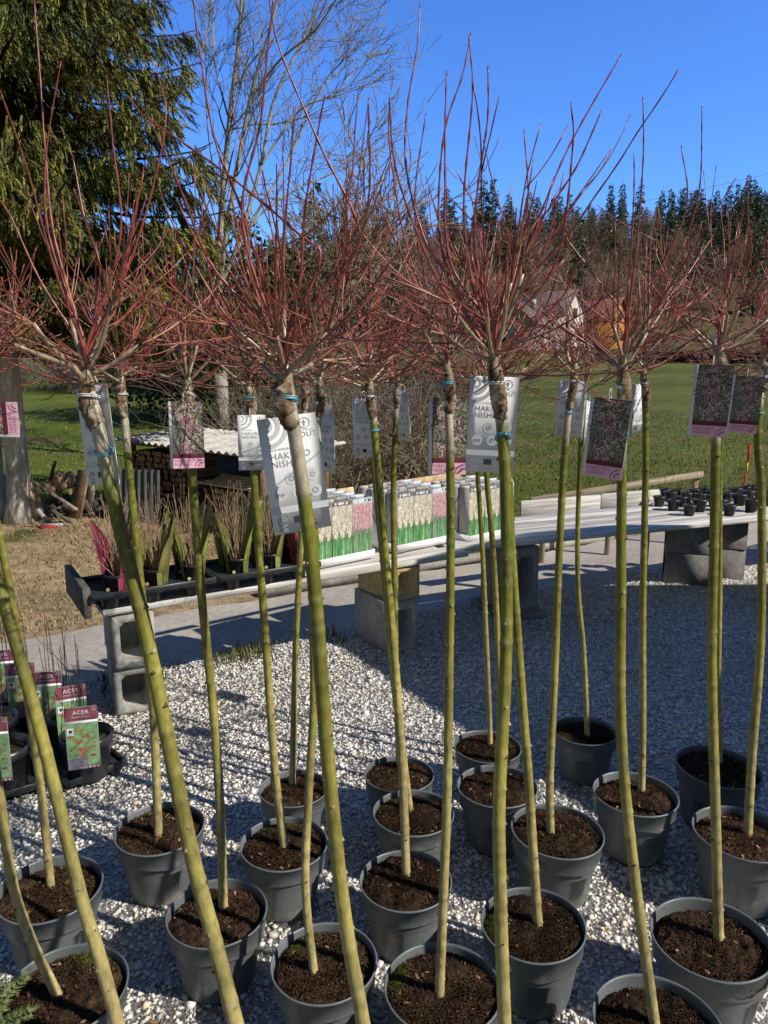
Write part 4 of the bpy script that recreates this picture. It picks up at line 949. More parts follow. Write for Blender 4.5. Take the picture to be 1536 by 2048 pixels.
pnm = ['leftmost small black pot on the right table', 'small black pot second in the front row from the left', 'nearest small black pot, front of the left cluster', 'small black pot close behind the nearest one on its right', 'small black pot behind the leftmost one', 'small black pot in the middle of the left cluster',
       'small black pot at the back of the left cluster', 'small black pot touching the upright right stem on its left', 'lone small black pot just right of the upright right stem', 'small black pot at the back between the stems', 'small black pot behind the lone one, to its right', 'hindmost small black pot on the right table',
       'small black pot just left of the peeling edge stem', 'small black pot behind the one beside the edge stem', 'rightmost small black pot at the picture edge', 'small black pot at the back by the picture edge', 'small black pot between the left cluster and the upright stem'] + ['small black pot in the crowded rear rows on the right table'] * 10
for k, ((x, y), lb) in enumerate(zip(pxs, pnm)):
    p = G(x, y, .576); q = k % 2; s_ = rng.uniform(.8, .98); rot = (0, 0, rng.uniform(0, 6))
    if not spu[q]: o = SP_[q]; o.location = Vector(p); o.rotation_euler = rot; o.scale = (s_,) * 3; spu[q] = True; tag(o, lb, 'small pot', 'small black pots on the right table')
    else: dup(SP_[q], p, rot, lb, 'small black pots on the right table', s_)

# ------------------------------------------------------------------ maples with picture cards, lower left
def acer(seed):
    r = np.random.default_rng(seed); root = empty('potted_maple', (0, 0, 0), 'x', 'potted maple')
    q = MB(); q.lathe([(.05, 0), (.078, 0), (.082, .01), (.098, .15), (.106, .152), (.108, .19), (.101, .19), (.094, .16), (.02, .158)], 28, cap0=True); q.build('pot', 'tray', root, True)
    q = MB(); q.lathe([(.096, .165), (.05, .17), (.0005, .172)], 20, col=(.05, .035, .02)); q.build('soil', 'soil', root)
    q = MB(); twig_tuft(q, np.array([0, 0, .17]), 5, .42, .30, r, (.07, .07, .035), (.06, .035, .03), .0019); q.build('twigs', 'twig', root, True)
    # card
    w_, h_ = .125, .27; yf = -.112; z0 = .09
    q = MB(); q.box((0, yf, z0 + h_ / 2), (w_, .0016, h_), 0, (.7,) * 3); ca = q.build('picture_card', 'card', root); y1 = yf - .0014
    def sub(qq, nm, m_): o = qq.build(nm, m_, None); o.parent = ca; return o
    q = MB(); rect2d(q, -w_ / 2, w_ / 2, z0 + h_ - .058, z0 + h_, y1, (.5,) * 3); sub(q, 'title_band', 'magband')
    q = MB(); rect2d(q, -w_ / 2, w_ / 2, z0, z0 + h_ - .068, y1, (.26, .40, .23))
    n = 120
    for k in range(n):   # blurred garden greens
        x, z, s_ = r.uniform(-w_ / 2 + .013, w_ / 2 - .013), r.uniform(z0 + .03, z0 + h_ - .082), r.uniform(.006, .013); th = np.arange(8) / 8 * 6.283
        q.add(np.stack([x + s_ * np.cos(th), np.full(8, y1 - .0002 - k * 1e-6), z + s_ * np.sin(th)], -1), [list(range(8))], np.array([.20, .45, .19]) * r.uniform(.6, 1.2) + np.array([.10, 0, .02]) * (r.random() < .3))
    for k in range(46):   # red finger leaves
        x, z = r.normal(0, .026), z0 + .11 + r.normal(0, .038); x = np.clip(x, -.045, .045); z = np.clip(z, z0 + .035, z0 + .18)
        for a in np.linspace(-1.3, 1.3, 5):
            L_ = r.uniform(.010, .017); dx, dz = math.sin(a) * L_, math.cos(a) * L_ * .9; y_ = y1 - .0006 - k * 1e-6
            q.add([[x - dz * .10, y_, z + dx * .10], [x + dz * .10, y_, z - dx * .10], [np.clip(x + dx, -w_ / 2, w_ / 2), y_, z + dz]], np.array([[0, 1, 2]]), np.array([.50, .15, .09]) * r.uniform(.6, 1.4))
    for k in range(9): x = r.normal(0, .012); q.add([[-.004, y1 - .0005, z0 + .03], [.0, y1 - .0005, z0 + .03], [x * 2, y1 - .0005, z0 + .11]], np.array([[0, 1, 2]]), (.45, .18, .10))
    rect2d(q, -w_ / 2, .015, z0, z0 + .048, y1 - .0009, (.24, .20, .28))
    for k in range(60): x, z = r.uniform(-w_ / 2 + .004, .01), z0 + r.uniform(.004, .044); rect2d(q, x - .002, x + .002, z - .002, z + .002, y1 - .0011 - k * 1e-6, np.array([.45, .40, .48]) * r.uniform(.3, 1.3))
    sub(q, 'maple_photo', 'col')
    q = MB(); rect2d(q, .015, w_ / 2, z0, z0 + .014, y1 - .0012, (.5,) * 3); sub(q, 'price_band', 'magband'); q = MB()
    th = np.arange(12) / 12 * 6.283; q.add(np.stack([.038 + .012 * np.cos(th), np.full(12, y1 - .0013), z0 + .056 + .006 * np.sin(th)], -1), [list(range(12))], (.5,) * 3); sub(q, 'price_dot', 'magband')
    q = MB(); add_text(q, 'ACER', .024, 0, z0 + h_ - .030, y1 - .0006, align='CENTER', spacing=1.05); sub(q, 'title_lettering', 'white'); q = MB(); add_text(q, 'Palmatum Atropurp.', .0085, 0, z0 + h_ - .044, y1 - .0006, align='CENTER')
    sub(q, 'subtitle_lettering', 'white'); q = MB()
    ring2d(q, w_ / 2 - .012, z0 + h_ - .012, y1 - .0006, .006, .0075, (.8,) * 3)
    sub(q, 'ring_print', 'white'); q = MB()
    for x in (.022, .037, .052):
        ring2d(q, x, z0 + .007, y1 - .0018, 0, .0042, (.8,) * 3, n=10)
    sub(q, 'dot_print', 'white'); q = MB()
    rect2d(q, -w_ / 2 + .006, -w_ / 2 + .032, z0 + .150, z0 + .182, y1 - .0016, (.8,) * 3); sub(q, 'icon_panel', 'white')
    q = MB(); x_ = -w_ / 2 + .019; q.add([[x_, y1 - .0020, z0 + .158], [x_ + .008, y1 - .0020, z0 + .170], [x_ + .004, y1 - .0020, z0 + .176], [x_, y1 - .0020, z0 + .172], [x_ - .004, y1 - .0020, z0 + .176], [x_ - .008, y1 - .0020, z0 + .170]], [[0, 1, 2, 3, 4, 5]], (.05,) * 3); sub(q, 'icon_print', 'darkprint')
    return root
M['magband'] = mat('maroon_band_print', (.26, .085, .11), .45, 30, .06, 0)
AC = acer(71); first = True
acs = [((-1.26, 2.90), 'nearest maple with a full ACER picture card at front of the lower left row'), ((-1.40, 3.10), 'second maple of the lower left row, its ACER card peeping above the nearest'), ((-1.55, 3.26), 'third maple of the lower left row, dark card with ACER title'),
       ((-1.72, 3.36), 'fourth maple of the lower left row partly behind the leaning green stem'), ((-1.90, 3.52), 'farthest maple of the lower left row at the picture edge'), ((-1.565, 2.80), 'maple at the left picture edge whose card shows only its right side'), ((-1.74, 3.05), 'maple behind the left edge card, mostly hidden')]
for (x, y), lb in acs:
    p = (x, y, .03); rot = (0, 0, R(16) + rng.normal(0, .06))
    if first: AC.location = p; AC.rotation_euler = rot; first = False; tag(AC, lb, 'potted maple', 'maples with picture cards at lower left')
    else: dup(AC, p, rot, lb, 'maples with picture cards at lower left')
tray_obj('plant_tray', .95, .25, 'black ground tray under the lower left maple row', (-1.55, 3.20, .012), math.atan2(.62, -.64), 4, 1, .03)
tray_obj('plant_tray', .5, .25, 'black ground tray under the maple at the left picture edge', (-1.65, 2.92, .012), math.atan2(.25, -.175), 2, 1, .03)

# sprig of a young conifer in the bottom left corner
def sprig():
    b = A(-70, 2150, 1.28); root = empty('young_conifer', (b[0], b[1], .02), 'light green conifer sprigs poking in at the bottom left corner', 'young conifer')
    r = np.random.default_rng(3); q = MB(); qn = MB()
    for (x, y), dY in (((62, 1942), .05), ((18, 1962), .0), ((70, 2020), -.04), ((8, 2015), .02), ((48, 2030), 0), ((-40, 1900), 0)):
        e = A(x, y, 1.28 + dY); p = spline([b, lerp(b, e, .5) + np.array([0, 0, .03]), e], 22); q.tube(p, np.linspace(.0035, .0015, 22), 5, (.16, .11, .05))
        n = 340; t = r.uniform(.3, 1, n); pp = np.array([p[int(a * 21)] for a in t]); dax = (e - b) / np.linalg.norm(e - b)
        d = r.normal(size=(n, 3)); d -= (d @ dax)[:, None] * dax; d /= np.linalg.norm(d, axis=1, keepdims=True); d = d + dax * .9
        m = frames(d, r) * np.array([.0007, .0007, .022])[None, None]
        tv = np.array([[-1, -.6, 0], [1, -.6, 0], [0, 1, 0], [0, 0, 1]]); tf = np.array([[0, 1, 3], [1, 2, 3], [2, 0, 3]])
        qn.inst(tv, tf, m, pp + r.normal(0, .001, pp.shape), np.array([.20, .25, .085]) * r.uniform(.6, 1.4, (n, 1)))
    q.build('branch', 'twig', root, True); qn.build('needles', 'leaf', root)
    st_ = MB(); st_.tube([np.array([b[0], b[1], .02]), b], .006, 7, (.14, .1, .05)); st_.build('stem', 'twig', root, True)
sprig()

# ------------------------------------------------------------------ firewood shed and scrap
F0 = np.array([-3.2, 9.35, 0]); F1 = np.array([-1.25, 7.75, 0]); fl = np.linalg.norm(F1 - F0); fd = (F1 - F0) / fl; fn = np.array([-fd[1], fd[0], 0]); fa = math.atan2(fd[1], fd[0])
def FP(s, d, z): return F0 + fd * s + fn * d + np.array([0, 0, z])
sh = empty('firewood_shed', FP(fl / 2, .5, 0), 'low firewood shed with a corrugated pale sheet roof', 'shed')
q = MB(); ns_, nd_ = 160, 6; S = np.linspace(-.1, fl + .15, ns_); D = np.linspace(-.18, 1.1, nd_)
vv = np.array([FP(a, b, .90 + .05 * (b + .18) - .035 * a / fl + .016 * math.sin(a * 2 * math.pi / .13)) for b in D for a in S]); k = (np.arange(nd_ - 1)[:, None] * ns_ + np.arange(ns_ - 1)[None]).reshape(-1)
q.add(vv, np.stack([k, k + 1, k + ns_ + 1, k + ns_], -1), (.5,) * 3); q.add(vv - np.array([0, 0, .008]), np.stack([k + ns_, k + ns_ + 1, k + 1, k], -1), (.5,) * 3); q.build('roof', 'roofsheet', sh, True)
for s_ in (.02, fl - .05):
    for d_ in (.0, .95): q = MB(); q.box(FP(s_, d_, .43), (.07, .07, .86), fa, (.15, .10, .06)); q.build('post', 'wood', sh)
q = MB(); q.box(FP(fl / 2, .0, .848), (fl + .1, .06, .05), fa, (.18, .13, .08)); q.build('beam', 'wood', sh)
q = MB(); q.box(FP(fl / 2, 1.0, .40), (fl, .03, .8), fa, (.08, .06, .045)); q.build('back_wall', 'wood', sh)
# split logs, each one its own
def log_mesh(seed):
    r = np.random.default_rng(seed); n = [9, 5, 6, 4][seed % 4]; th = np.sort(r.uniform(0, 6.283, n)) if n < 9 else np.arange(9) / 9 * 6.283
    q = MB(); rr = .042 * r.uniform(.8, 1.1, n); L = .33; a = np.stack([rr * np.cos(th), np.zeros(n), rr * np.sin(th)], -1)
    if n < 9: th = np.arange(n) / n * 6.283 + r.normal(0, .2, n); a = np.stack([rr * np.cos(th), np.zeros(n), rr * np.sin(th)], -1)
    v = np.vstack([a + [0, -L / 2, 0], a + [0, L / 2, 0]]); barkc = np.array([.11, .075, .05])
    q.add(v, [[k, k + n, (k + 1) % n + n, (k + 1) % n] for k in range(n)], barkc)
    q.add(a + [0, -L / 2 - .001, 0], [list(range(n))], (.34, .21, .11)); q.add(a + [0, L / 2 + .001, 0], [list(range(n))[::-1]], (.34, .21, .11))
    return q
LOGS = [log_mesh(k).build('firewood_log', 'wood') for k in range(4)]; lused = [False] * 4
def put_log(p, rot, lb, gp, s_=1.0):
    k = int(rng.integers(0, 4))
    if not lused[k]: o = LOGS[k]; lused[k] = True
    else: o = LOGS[k].copy(); COL.objects.link(o)
    o.location = Vector(p); o.rotation_euler = rot; o.scale = (s_, 1, s_); return tag(o, lb, 'firewood log', gp)
row = 0; z = .045
while z < .80:
    s_ = .08 + (row % 2) * .038
    while s_ < 1.32:
        put_log(FP(s_, .17 + rng.normal(0, .015), z + rng.normal(0, .004)), (0, rng.uniform(0, 6.28), fa), 'split firewood log stacked under the corrugated roof', 'firewood logs stacked in the shed', rng.uniform(.85, 1.05)); s_ += .077
    z += .069; row += 1
row = 0; z = .045
while z < .40:
    s_ = 1.5 + (row % 2) * .04
    while s_ < 2.42: put_log(FP(s_, .15 + rng.normal(0, .03), z), (0, rng.uniform(0, 6.28), fa + rng.normal(0, .05)), 'pale split log in the low open stack at the right of the shed', 'pale logs in the low open stack', rng.uniform(.85, 1.1)); s_ += .08
    z += .07; row += 1
for k in range(5): timber('stacked_board', FP(1.42 + rng.normal(0, .05), .0 + .07 * k, .47 + .012 * (k % 2) + .03 * (k // 2)), FP(2.40 + rng.normal(0, .08), .0 + .07 * k, .47 + .012 * (k % 2) + .03 * (k // 2)), .075, .022, np.array([.55, .44, .26]) * rng.uniform(.85, 1.1), 'pale sawn board lying on the low log stack', 'board', 'wood')['group'] = 'pale boards on the low log stack'
for k, (x0, y0, x1, y1, Yd, w_, cc, lb) in enumerate([(150, 1040, 168, 940, 8.6, .20, (.20, .13, .08), 'brown board leaning at the left end of the shed'), (178, 1040, 186, 925, 8.8, .10, (.35, .29, .22), 'narrow pale board leaning next to the brown board'), (62, 960, 155, 1020, 8.2, .06, (.30, .24, .18), 'long pole lying slanted by the grey trunk'), (75, 1028, 58, 965, 8.3, .05, (.45, .35, .24), 'pale stick leaning on the grey trunk'), (84, 1026, 70, 972, 8.3, .04, (.36, .27, .18), 'brown stick leaning on the grey trunk'), (96, 975, 111, 922, 8.8, .03, (.06, .05, .045), 'dark bent stick upright in the scrap heap'), (103, 1020, 142, 1045, 8.0, .08, (.10, .09, .08), 'dark plank end lying in the scrap heap'), (120, 975, 147, 945, 8.9, .16, (.09, .08, .07), 'dark broken board in the scrap heap')]):
    timber('scrap_wood', A(x0, y0, Yd), A(x1, y1, Yd + .15), w_, .03, cc, lb, 'scrap wood', 'wood')
q = MB(); c = A(277, 1005, 8.35); S = np.linspace(-.26, .26, 60)
for side in (0,):
    vv = []
    for zz in (.02, .62):
        for a in S: vv.append([c[0] + a * .95, c[1] - a * .25 + (.18 * zz) + .012 * math.sin(a * 75), zz])
    k = np.arange(59); q.add(np.array(vv), np.stack([k, k + 1, k + 61, k + 60], -1), (.075, .078, .085)); q.add(np.array(vv) + [0, .006, 0], np.stack([k + 60, k + 61, k + 1, k], -1), (.075, .078, .085))
tag(q.build('corrugated_sheet', 'plain', None, True), 'dark grey corrugated sheet leaning on the firewood stack', 'sheet')
for k in range(14):
    put_log(A(rng.uniform(98, 150), rng.uniform(952, 985), rng.uniform(8.9, 9.3)) , (rng.normal(0, .2), rng.uniform(0, 6), rng.uniform(-.4, .6)), 'loose log in the sunlit heap left of the shed', 'loose logs in the heap left of the shed', rng.uniform(.9, 1.4))
hp = MB()
for k in range(40):
    c = np.array([rng.uniform(-4.05, -3.2), rng.uniform(8.6, 9.2), 0]); c[2] = .04 + .10 * rng.random()
    hp.box(c, (rng.uniform(.1, .4), rng.uniform(.04, .1), rng.uniform(.03, .09)), rng.uniform(0, 3), np.array([.08, .065, .05]) * rng.uniform(.4, 1.6), rot=Euler((rng.normal(0, .3), rng.normal(0, .4), rng.uniform(0, 3))))
tag(hp.build('wood_debris', 'wood'), 'dark heap of wood debris between the grey trunk and the shed', 'debris', kind='stuff')
c = G(93, 1050, .05); tl = empty('hand_tool', (c[0], c[1], 0), 'grey metal tool with a red grip lying on the earth by the grey trunk', 'tool')
q = MB(); q.box((c[0] - .03, c[1] + .03, .12), (.05, .02, .26), 0, (.32, .32, .31), rot=Euler((.3, -.5, .2))); q.box((c[0] + .05, c[1] + .03, .05), (.24, .05, .04), .2, (.4, .4, .38)); q.build('blade', 'plain', tl)
q = MB(); q.bbox((c[0] + .04, c[1] - .04, .03), (.17, .035, .035), .15, (.50, .02, .02), .01); q.build('grip', 'plain', tl)

# ------------------------------------------------------------------ the big spruce, left
def spruce():
    r = np.random.default_rng(21)
    base = G(40, 1048, 0); root = empty('spruce_tree', base, 'big drooping spruce filling the upper left, with two pale grey trunks', 'tree')
    for dx, rad, nm in ((0, .125, 'trunk'), (-.36, .12, 'trunk')):
        q = MB(); zz = np.linspace(-.05, 13, 40); p = base + np.stack([dx + .04 * np.sin(zz * .7 + dx) + .01 * zz * (dx < 0), .15 * (dx < 0) + .03 * np.cos(zz), zz], -1)
        rr = rad * (1 - zz / 15) * (1 + .5 * np.exp(-zz * 5)); q.tube(p, rr, 18, lerp(np.array([.50, .46, .41]), np.array([.10, .08, .06]), sm(2.2, 3.0, zz)[:, None])); q.build(nm, 'treebark', root, True)  # pale as lit below the crown, the crown's shade painted in dark above
    wood = MB(); tips = []; dirs = []; kinds = []
    z = 2.35
    while z < 12.8:
        nb = int(r.integers(9, 12)) if z < 6.4 else 5; full = 3.05 * (1 - (z - 2.2) / 12.5) ** .8
        for k in range(nb):
            az = r.uniform(0, 6.283)
            L = full * r.uniform(.72, 1.08)
            t = np.linspace(0, 1, 12); out = np.array([math.cos(az), math.sin(az), 0])
            drop = -.42 * np.sin(t * 1.9) * L * .42 + .10 * L * t ** 3
            p = base + np.array([-.1, 0, z]) + out[None] * (t * L)[:, None] + np.stack([0 * t, 0 * t, drop], -1) + np.cumsum(r.normal(0, .012, (12, 3)), 0)
            wood.tube(p, lerp(.028, .006, t) * (L / 2.5), 5, np.array([.06, .045, .035]))
            # side boughs fanning out then hanging twigs
            side = np.array([-out[1], out[0], 0])
            for s_ in range(int(L * (17 if z < 6.4 else 6))):
                u = r.uniform(.18, 1.0); i_ = min(int(u * 11), 10); b0 = p[i_]; sl = r.uniform(.12, .55) * (1.1 - u * .6) * r.choice([-1, 1]); m = int(4 + abs(sl) * 13)
                for a in np.linspace(.15, 1, m):
                    b = b0 + side * sl * a + out * abs(sl) * a * .5 + np.array([0, 0, -.12 * abs(sl) * a]) + r.normal(0, .02, 3)
                    tips.append(b); dirs.append(np.array([0, 0, -1]) * r.uniform(.35, 1.3) + out * r.uniform(.05, .7) + side * np.sign(sl) * r.uniform(0, .4) + r.normal(0, .12, 3)); kinds.append(z)
        z += r.uniform(.16, .25) if z < 6.4 else .45
    wood.build('branch', 'treebark', root, True)
    P = np.array(tips); Dv = np.array(dirs); n = len(P)
    # twig template: a bottle brush of narrow needle tufts along a hanging axis
    rt = np.random.default_rng(4); tv = []; tf = []
    for k in range(12):
        zc = k / 12; a = rt.uniform(0, 6.283); ln = .30 - .12 * zc; w_ = .095
        o = np.array([math.cos(a), math.sin(a), 0]); s_ = np.array([-o[1], o[0], 0]); up = np.array([0, 0, 1.0])
        b0 = up * zc; e = b0 + o * .13 + up * ln; i0 = len(tv)
        tv += [b0 - s_ * w_ * .5, b0 + s_ * w_ * .5 + o * .03, e + s_ * w_ * .3, e - s_ * w_ * .3 + o * .02]; tf.append([i0, i0 + 1, i0 + 2, i0 + 3])
    tv = np.array(tv); tf = np.array(tf)
    ln = r.uniform(.12, .27, n); m = frames(Dv, r) * (np.stack([ln * .66, ln * .66, ln], -1))[:, None]
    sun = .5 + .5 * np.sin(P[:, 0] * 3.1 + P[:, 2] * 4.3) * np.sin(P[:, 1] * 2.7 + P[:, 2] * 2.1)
    c = lerp(np.array([.038, .055, .018]), np.array([.24, .225, .048]), np.clip(sun * .8 + r.normal(0, .28, n), 0, 1)[:, None]) * r.uniform(.7, 1.3, (n, 1))  # sunlit and shaded patches painted into the twig colours
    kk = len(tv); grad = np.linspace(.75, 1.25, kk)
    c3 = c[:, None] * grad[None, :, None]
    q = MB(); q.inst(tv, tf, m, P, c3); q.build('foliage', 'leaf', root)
    print('spruce twigs', n)
spruce()

# ------------------------------------------------------------------ generic branching for bare trees
def grow(mb, p0, d, L, r0, lev, r, col, up=.25, spread=.6, kids=(3, 5), sides=5, minr=.003, taper=.55):
    n = 7; t = np.linspace(0, 1, n); wob = np.cumsum(r.normal(0, .10, (n, 3)), 0)
    dd = d[None] + np.array([0, 0, up])[None] * t[:, None] + wob; dd /= np.linalg.norm(dd, axis=1, keepdims=True)
    p = p0 + np.vstack([np.zeros(3), np.cumsum(dd[:-1], 0)]) * (L / (n - 1)); mb.tube(p, lerp(r0, max(minr, r0 * taper), t), sides, col)
    if lev <= 0: return
    for k in range(int(r.integers(*kids)) + 1):
        i_ = int(r.integers(2, n)); v_ = dd[i_] + r.normal(0, spread, 3); v_ /= np.linalg.norm(v_)
        grow(mb, p[i_], v_, L * r.uniform(.45, .75), max(minr, r0 * taper * r.uniform(.6, .95)), lev - 1, r, col, up, spread, kids, max(3, sides - 1), minr, taper)
def bare_tree():
    r = np.random.default_rng(77); Yt = 13.0
    b = A(440, 720, Yt); b0 = np.array([b[0], Yt, tz(b[0], Yt)]); root = empty('bare_tree', b0, 'tall leafless pale barked tree with several stems beside the spruce', 'tree')
    lead = [[(440, 720), (437, 560), (443, 420), (462, 215), (478, 80), (488, -90)], [(438, 600), (452, 470), (500, 200), (540, 60), (575, -90)], [(440, 580), (478, 480), (522, 330), (548, 200), (600, 90), (660, -40)],
            [(478, 482), (560, 350), (600, 270), (640, 180), (708, 120)], [(462, 520), (520, 430), (600, 375), (665, 345), (712, 300)], [(455, 230), (430, 120), (425, -40)], [(500, 200), (560, 120), (630, 60), (690, -30)], [(522, 330), (600, 220), (670, 190), (712, 130)], [(440, 420), (415, 250), (412, 60)]]
    q = MB(); tw = MB(); cc = np.array([.33, .30, .25]); ct = np.array([.25, .22, .175])
    wd = [15, 10, 9, 6, 5.5, 4, 5, 5, 3.5]
    q.tube([b0 - [0, 0, .05], b], .12, 12, cc)
    for k, pl in enumerate(lead):
        y1 = Yt + r.uniform(-1.2, 1.2) * (k > 0); p = spline([A(x, y, lerp(Yt, y1, i_ / (len(pl) - 1))) for i_, (x, y) in enumerate(pl)], 30)
        rr = np.linspace(1, .38, 30) * wd[k] * Yt / F / 2; q.tube(p, rr, 9, cc)
        for j in range(11 if k < 4 else 8):
            i_ = int(r.integers(5, 30)); tg = p[min(i_ + 1, 29)] - p[i_ - 1]; tg /= np.linalg.norm(tg); v_ = tg + r.normal(0, .5, 3) + np.array([.08, 0, .15]); v_ /= np.linalg.norm(v_)
            grow(tw, p[i_], v_, r.uniform(.6, 1.4), max(.006, rr[i_] * .38), 2, r, ct, .28, .42, (2, 5), 4, .0042, .6)
    q.build('trunk', 'treebark', root, True); tw.build('crown', 'treebark', root, True)
bare_tree()

# ------------------------------------------------------------------ bare shrubs (thicket) behind the shed
def shrub_proto(seed, hgt, ntw, cc):
    r = np.random.default_rng(seed); root = empty('bare_shrub', (0, 0, 0), 'x', 'shrub'); q = MB()
    for k in range(ntw):
        az = r.uniform(0, 6.283); po = R(r.uniform(4, 62)); d = np.array([math.cos(az) * math.sin(po), math.sin(az) * math.sin(po), math.cos(po)]); L = hgt * r.uniform(.5, 1.1); m = r.uniform(.5, 1.4)
        b = np.array([r.normal(0, .25), r.normal(0, .25), 0]); n = 9; t = np.linspace(0, 1, n)
        p = b + d * (t * L)[:, None] + np.stack([0 * t, 0 * t, -r.uniform(0, .45) * L * t ** 2.2], -1) + np.cumsum(r.normal(0, .025, (n, 3)), 0)
        q.tube(p, lerp(.009, .003, t), 3, cc * m, cap=False)
        for j in range(int(r.integers(2, 6))):
            i_ = int(r.integers(2, n)); v_ = d + r.normal(0, .6, 3); v_ /= np.linalg.norm(v_); l2 = L * r.uniform(.15, .4); t2 = np.linspace(0, 1, 5)
            p2 = p[i_] + v_ * (t2 * l2)[:, None] + np.stack([0 * t2, 0 * t2, -.25 * l2 * t2 ** 2], -1) + np.cumsum(r.normal(0, .015, (5, 3)), 0); q.tube(p2, lerp(.005, .0022, t2), 3, cc * m * .9, cap=False)
    q.build('twigs', 'twig', root); return root
SHP = [shrub_proto(11, 2.5, 130, np.array([.20, .155, .11])), shrub_proto(12, 2.2, 130, np.array([.155, .12, .085])), shrub_proto(13, 1.7, 120, np.array([.25, .195, .125]))]; shu = [0, 0, 0]
shs = [(-2.1, 12.3, 1), (-1.5, 11.2, 2), (-.9, 12.2, 0), (-.4, 10.7, 2), (.1, 11.8, 1), (.55, 10.6, 2), (.2, 13.6, 0), (-1.2, 14.0, 0), (1.1, 13.0, 1), (-.2, 15.5, 1), (1.6, 15.5, 0), (-.75, 9.9, 2), (-15.5, 31, 0), (-13.6, 32, 1), (-12.0, 30.5, 0), (-10.6, 32, 1), (-9.3, 31, 0), (-8.0, 30, 1), (-6.8, 29, 0)]
for x, y, k in shs:
    p = (x, y, float(tz(x, y))); s_ = rng.uniform(.85, 1.15) * (1.5 if y > 25 else 1); rot = (0, 0, rng.uniform(0, 6)); lb = ['tall leafless tangled shrub in the brown thicket behind the shed', 'dark leafless shrub in the brown thicket behind the cartons', 'low straw coloured arching shrub at the front of the thicket'][k]
    if y > 25: lb = ['far brown leafless shrub in the row above the left meadow', 'far dark leafless shrub in the row above the left meadow'][k]
    if not shu[k]: o = SHP[k]; o.location = p; o.rotation_euler = rot; shu[k] = 1; tag(o, lb, 'shrub', 'leafless shrubs of the thicket, ' + lb)
    else: dup(SHP[k], p, rot, lb, 'leafless shrubs of the thicket, ' + lb, s_)

# leafy bushes
def leafy(name, loc, rx, rz, n, cols, label, cat, seed, leaf=.05, h0=0.0):
    r = np.random.default_rng(seed); root = empty(name, loc, label, cat)
    d = r.normal(size=(n, 3)); d /= np.linalg.norm(d, axis=1, keepdims=True); lump = 1 + .22 * np.sin(d[:, 0] * 5 + seed) * np.sin(d[:, 2] * 6 + d[:, 1] * 4) ; rad = r.random(n) ** .35 * lump
    P = d * rad[:, None] * np.array([rx, rx, rz]) + np.array(loc) + np.array([0, 0, rz * .92 + h0])
    k = P[:, 2] > loc[2] + .02; P = P[k]; d = d[k]; n = len(P)
    tv = np.array([[0, 0, 0], [.38, .08, .5], [0, 0, 1], [-.38, -.08, .5]]); tf = np.array([[0, 1, 2, 3]]); m = frames(d + r.normal(0, .6, d.shape), r) * (leaf * r.uniform(.6, 1.4, n))[:, None, None]
    c = lerp(np.array(cols[0]), np.array(cols[1]), r.random((n, 1))) * r.uniform(.6, 1.3, (n, 1)); q = MB(); q.inst(tv, tf, m, P, c); q.build('foliage', 'leaf', root)
    q = MB(); b = np.array(loc); q.tube([b - [0, 0, .05], b + [0, 0, rz]], [.06, .02], 7, (.1, .07, .05)); q.build('trunk', 'treebark', root, True)
    return root
x, y = 1.0, 16.5; leafy('evergreen_bush', (x, y, float(tz(x, y))), 1.15, .85, 5200, ((.02, .035, .012), (.055, .075, .022)), 'dark evergreen bush at the right end of the thicket by the meadow', 'bush', 2, .07)
x, y = -3.3, 19; leafy('conifer_bush', (x, y, float(tz(x, y))), 1.9, 2.4, 9000, ((.03, .045, .014), (.085, .105, .03)), 'mid green rounded conifer bush below the spruce boughs', 'bush', 5, .12)
x, y = -5.6, 21; leafy('conifer_bush', (x, y, float(tz(x, y))), 2.2, 2.2, 8000, ((.02, .03, .012), (.06, .075, .024)), 'darker conifer bush behind the spruce trunks', 'bush', 6, .12)

# ------------------------------------------------------------------ forest
def conifer_proto(seed, h=14.0, wd=2.6, cols=((.042, .062, .038), (.115, .145, .075)), nm='forest_conifer', nwh=22):
    r = np.random.default_rng(seed); root = empty(nm, (0, 0, 0), 'x', 'tree'); q = MB(); q.tube([[0, 0, -1], [0, 0, h]], [.22, .03], 6, (.07, .055, .045)); q.build('trunk', 'treebark', root, True)
    P = []; Dd = []; Ln = []
    for k in range(nwh):
        u = k / nwh; z = h * (.10 + .88 * u ** .92); full = wd * (1 - u) ** .85 * r.uniform(.75, 1.12) + .25
        for j in range(int(r.integers(7, 11) * (1 - u * .4))):
            az = r.uniform(0, 6.283); L = full * r.uniform(.65, 1.1); out = np.array([math.cos(az), math.sin(az), 0])
            for s_ in np.linspace(.15, .95, max(2, int(L * 8))):
                P.append(out * L * s_ + np.array([0, 0, z - .32 * L * s_ ** 1.3 + r.normal(0, .1)]) + r.normal(0, .07, 3)); Dd.append(out * .8 + np.array([0, 0, -.35]) + r.normal(0, .35, 3)); Ln.append(r.uniform(.32, .68))
    P = np.array(P); n = len(P); m = frames(np.array(Dd), r) * (np.array(Ln))[:, None, None]
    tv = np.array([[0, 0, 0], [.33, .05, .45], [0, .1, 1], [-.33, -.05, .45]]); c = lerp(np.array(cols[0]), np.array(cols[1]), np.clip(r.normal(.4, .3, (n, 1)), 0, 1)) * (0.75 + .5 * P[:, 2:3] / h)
    q = MB(); q.inst(tv, np.array([[0, 1, 2, 3]]), m, P, c); q.build('crown', 'leaf', root); return root
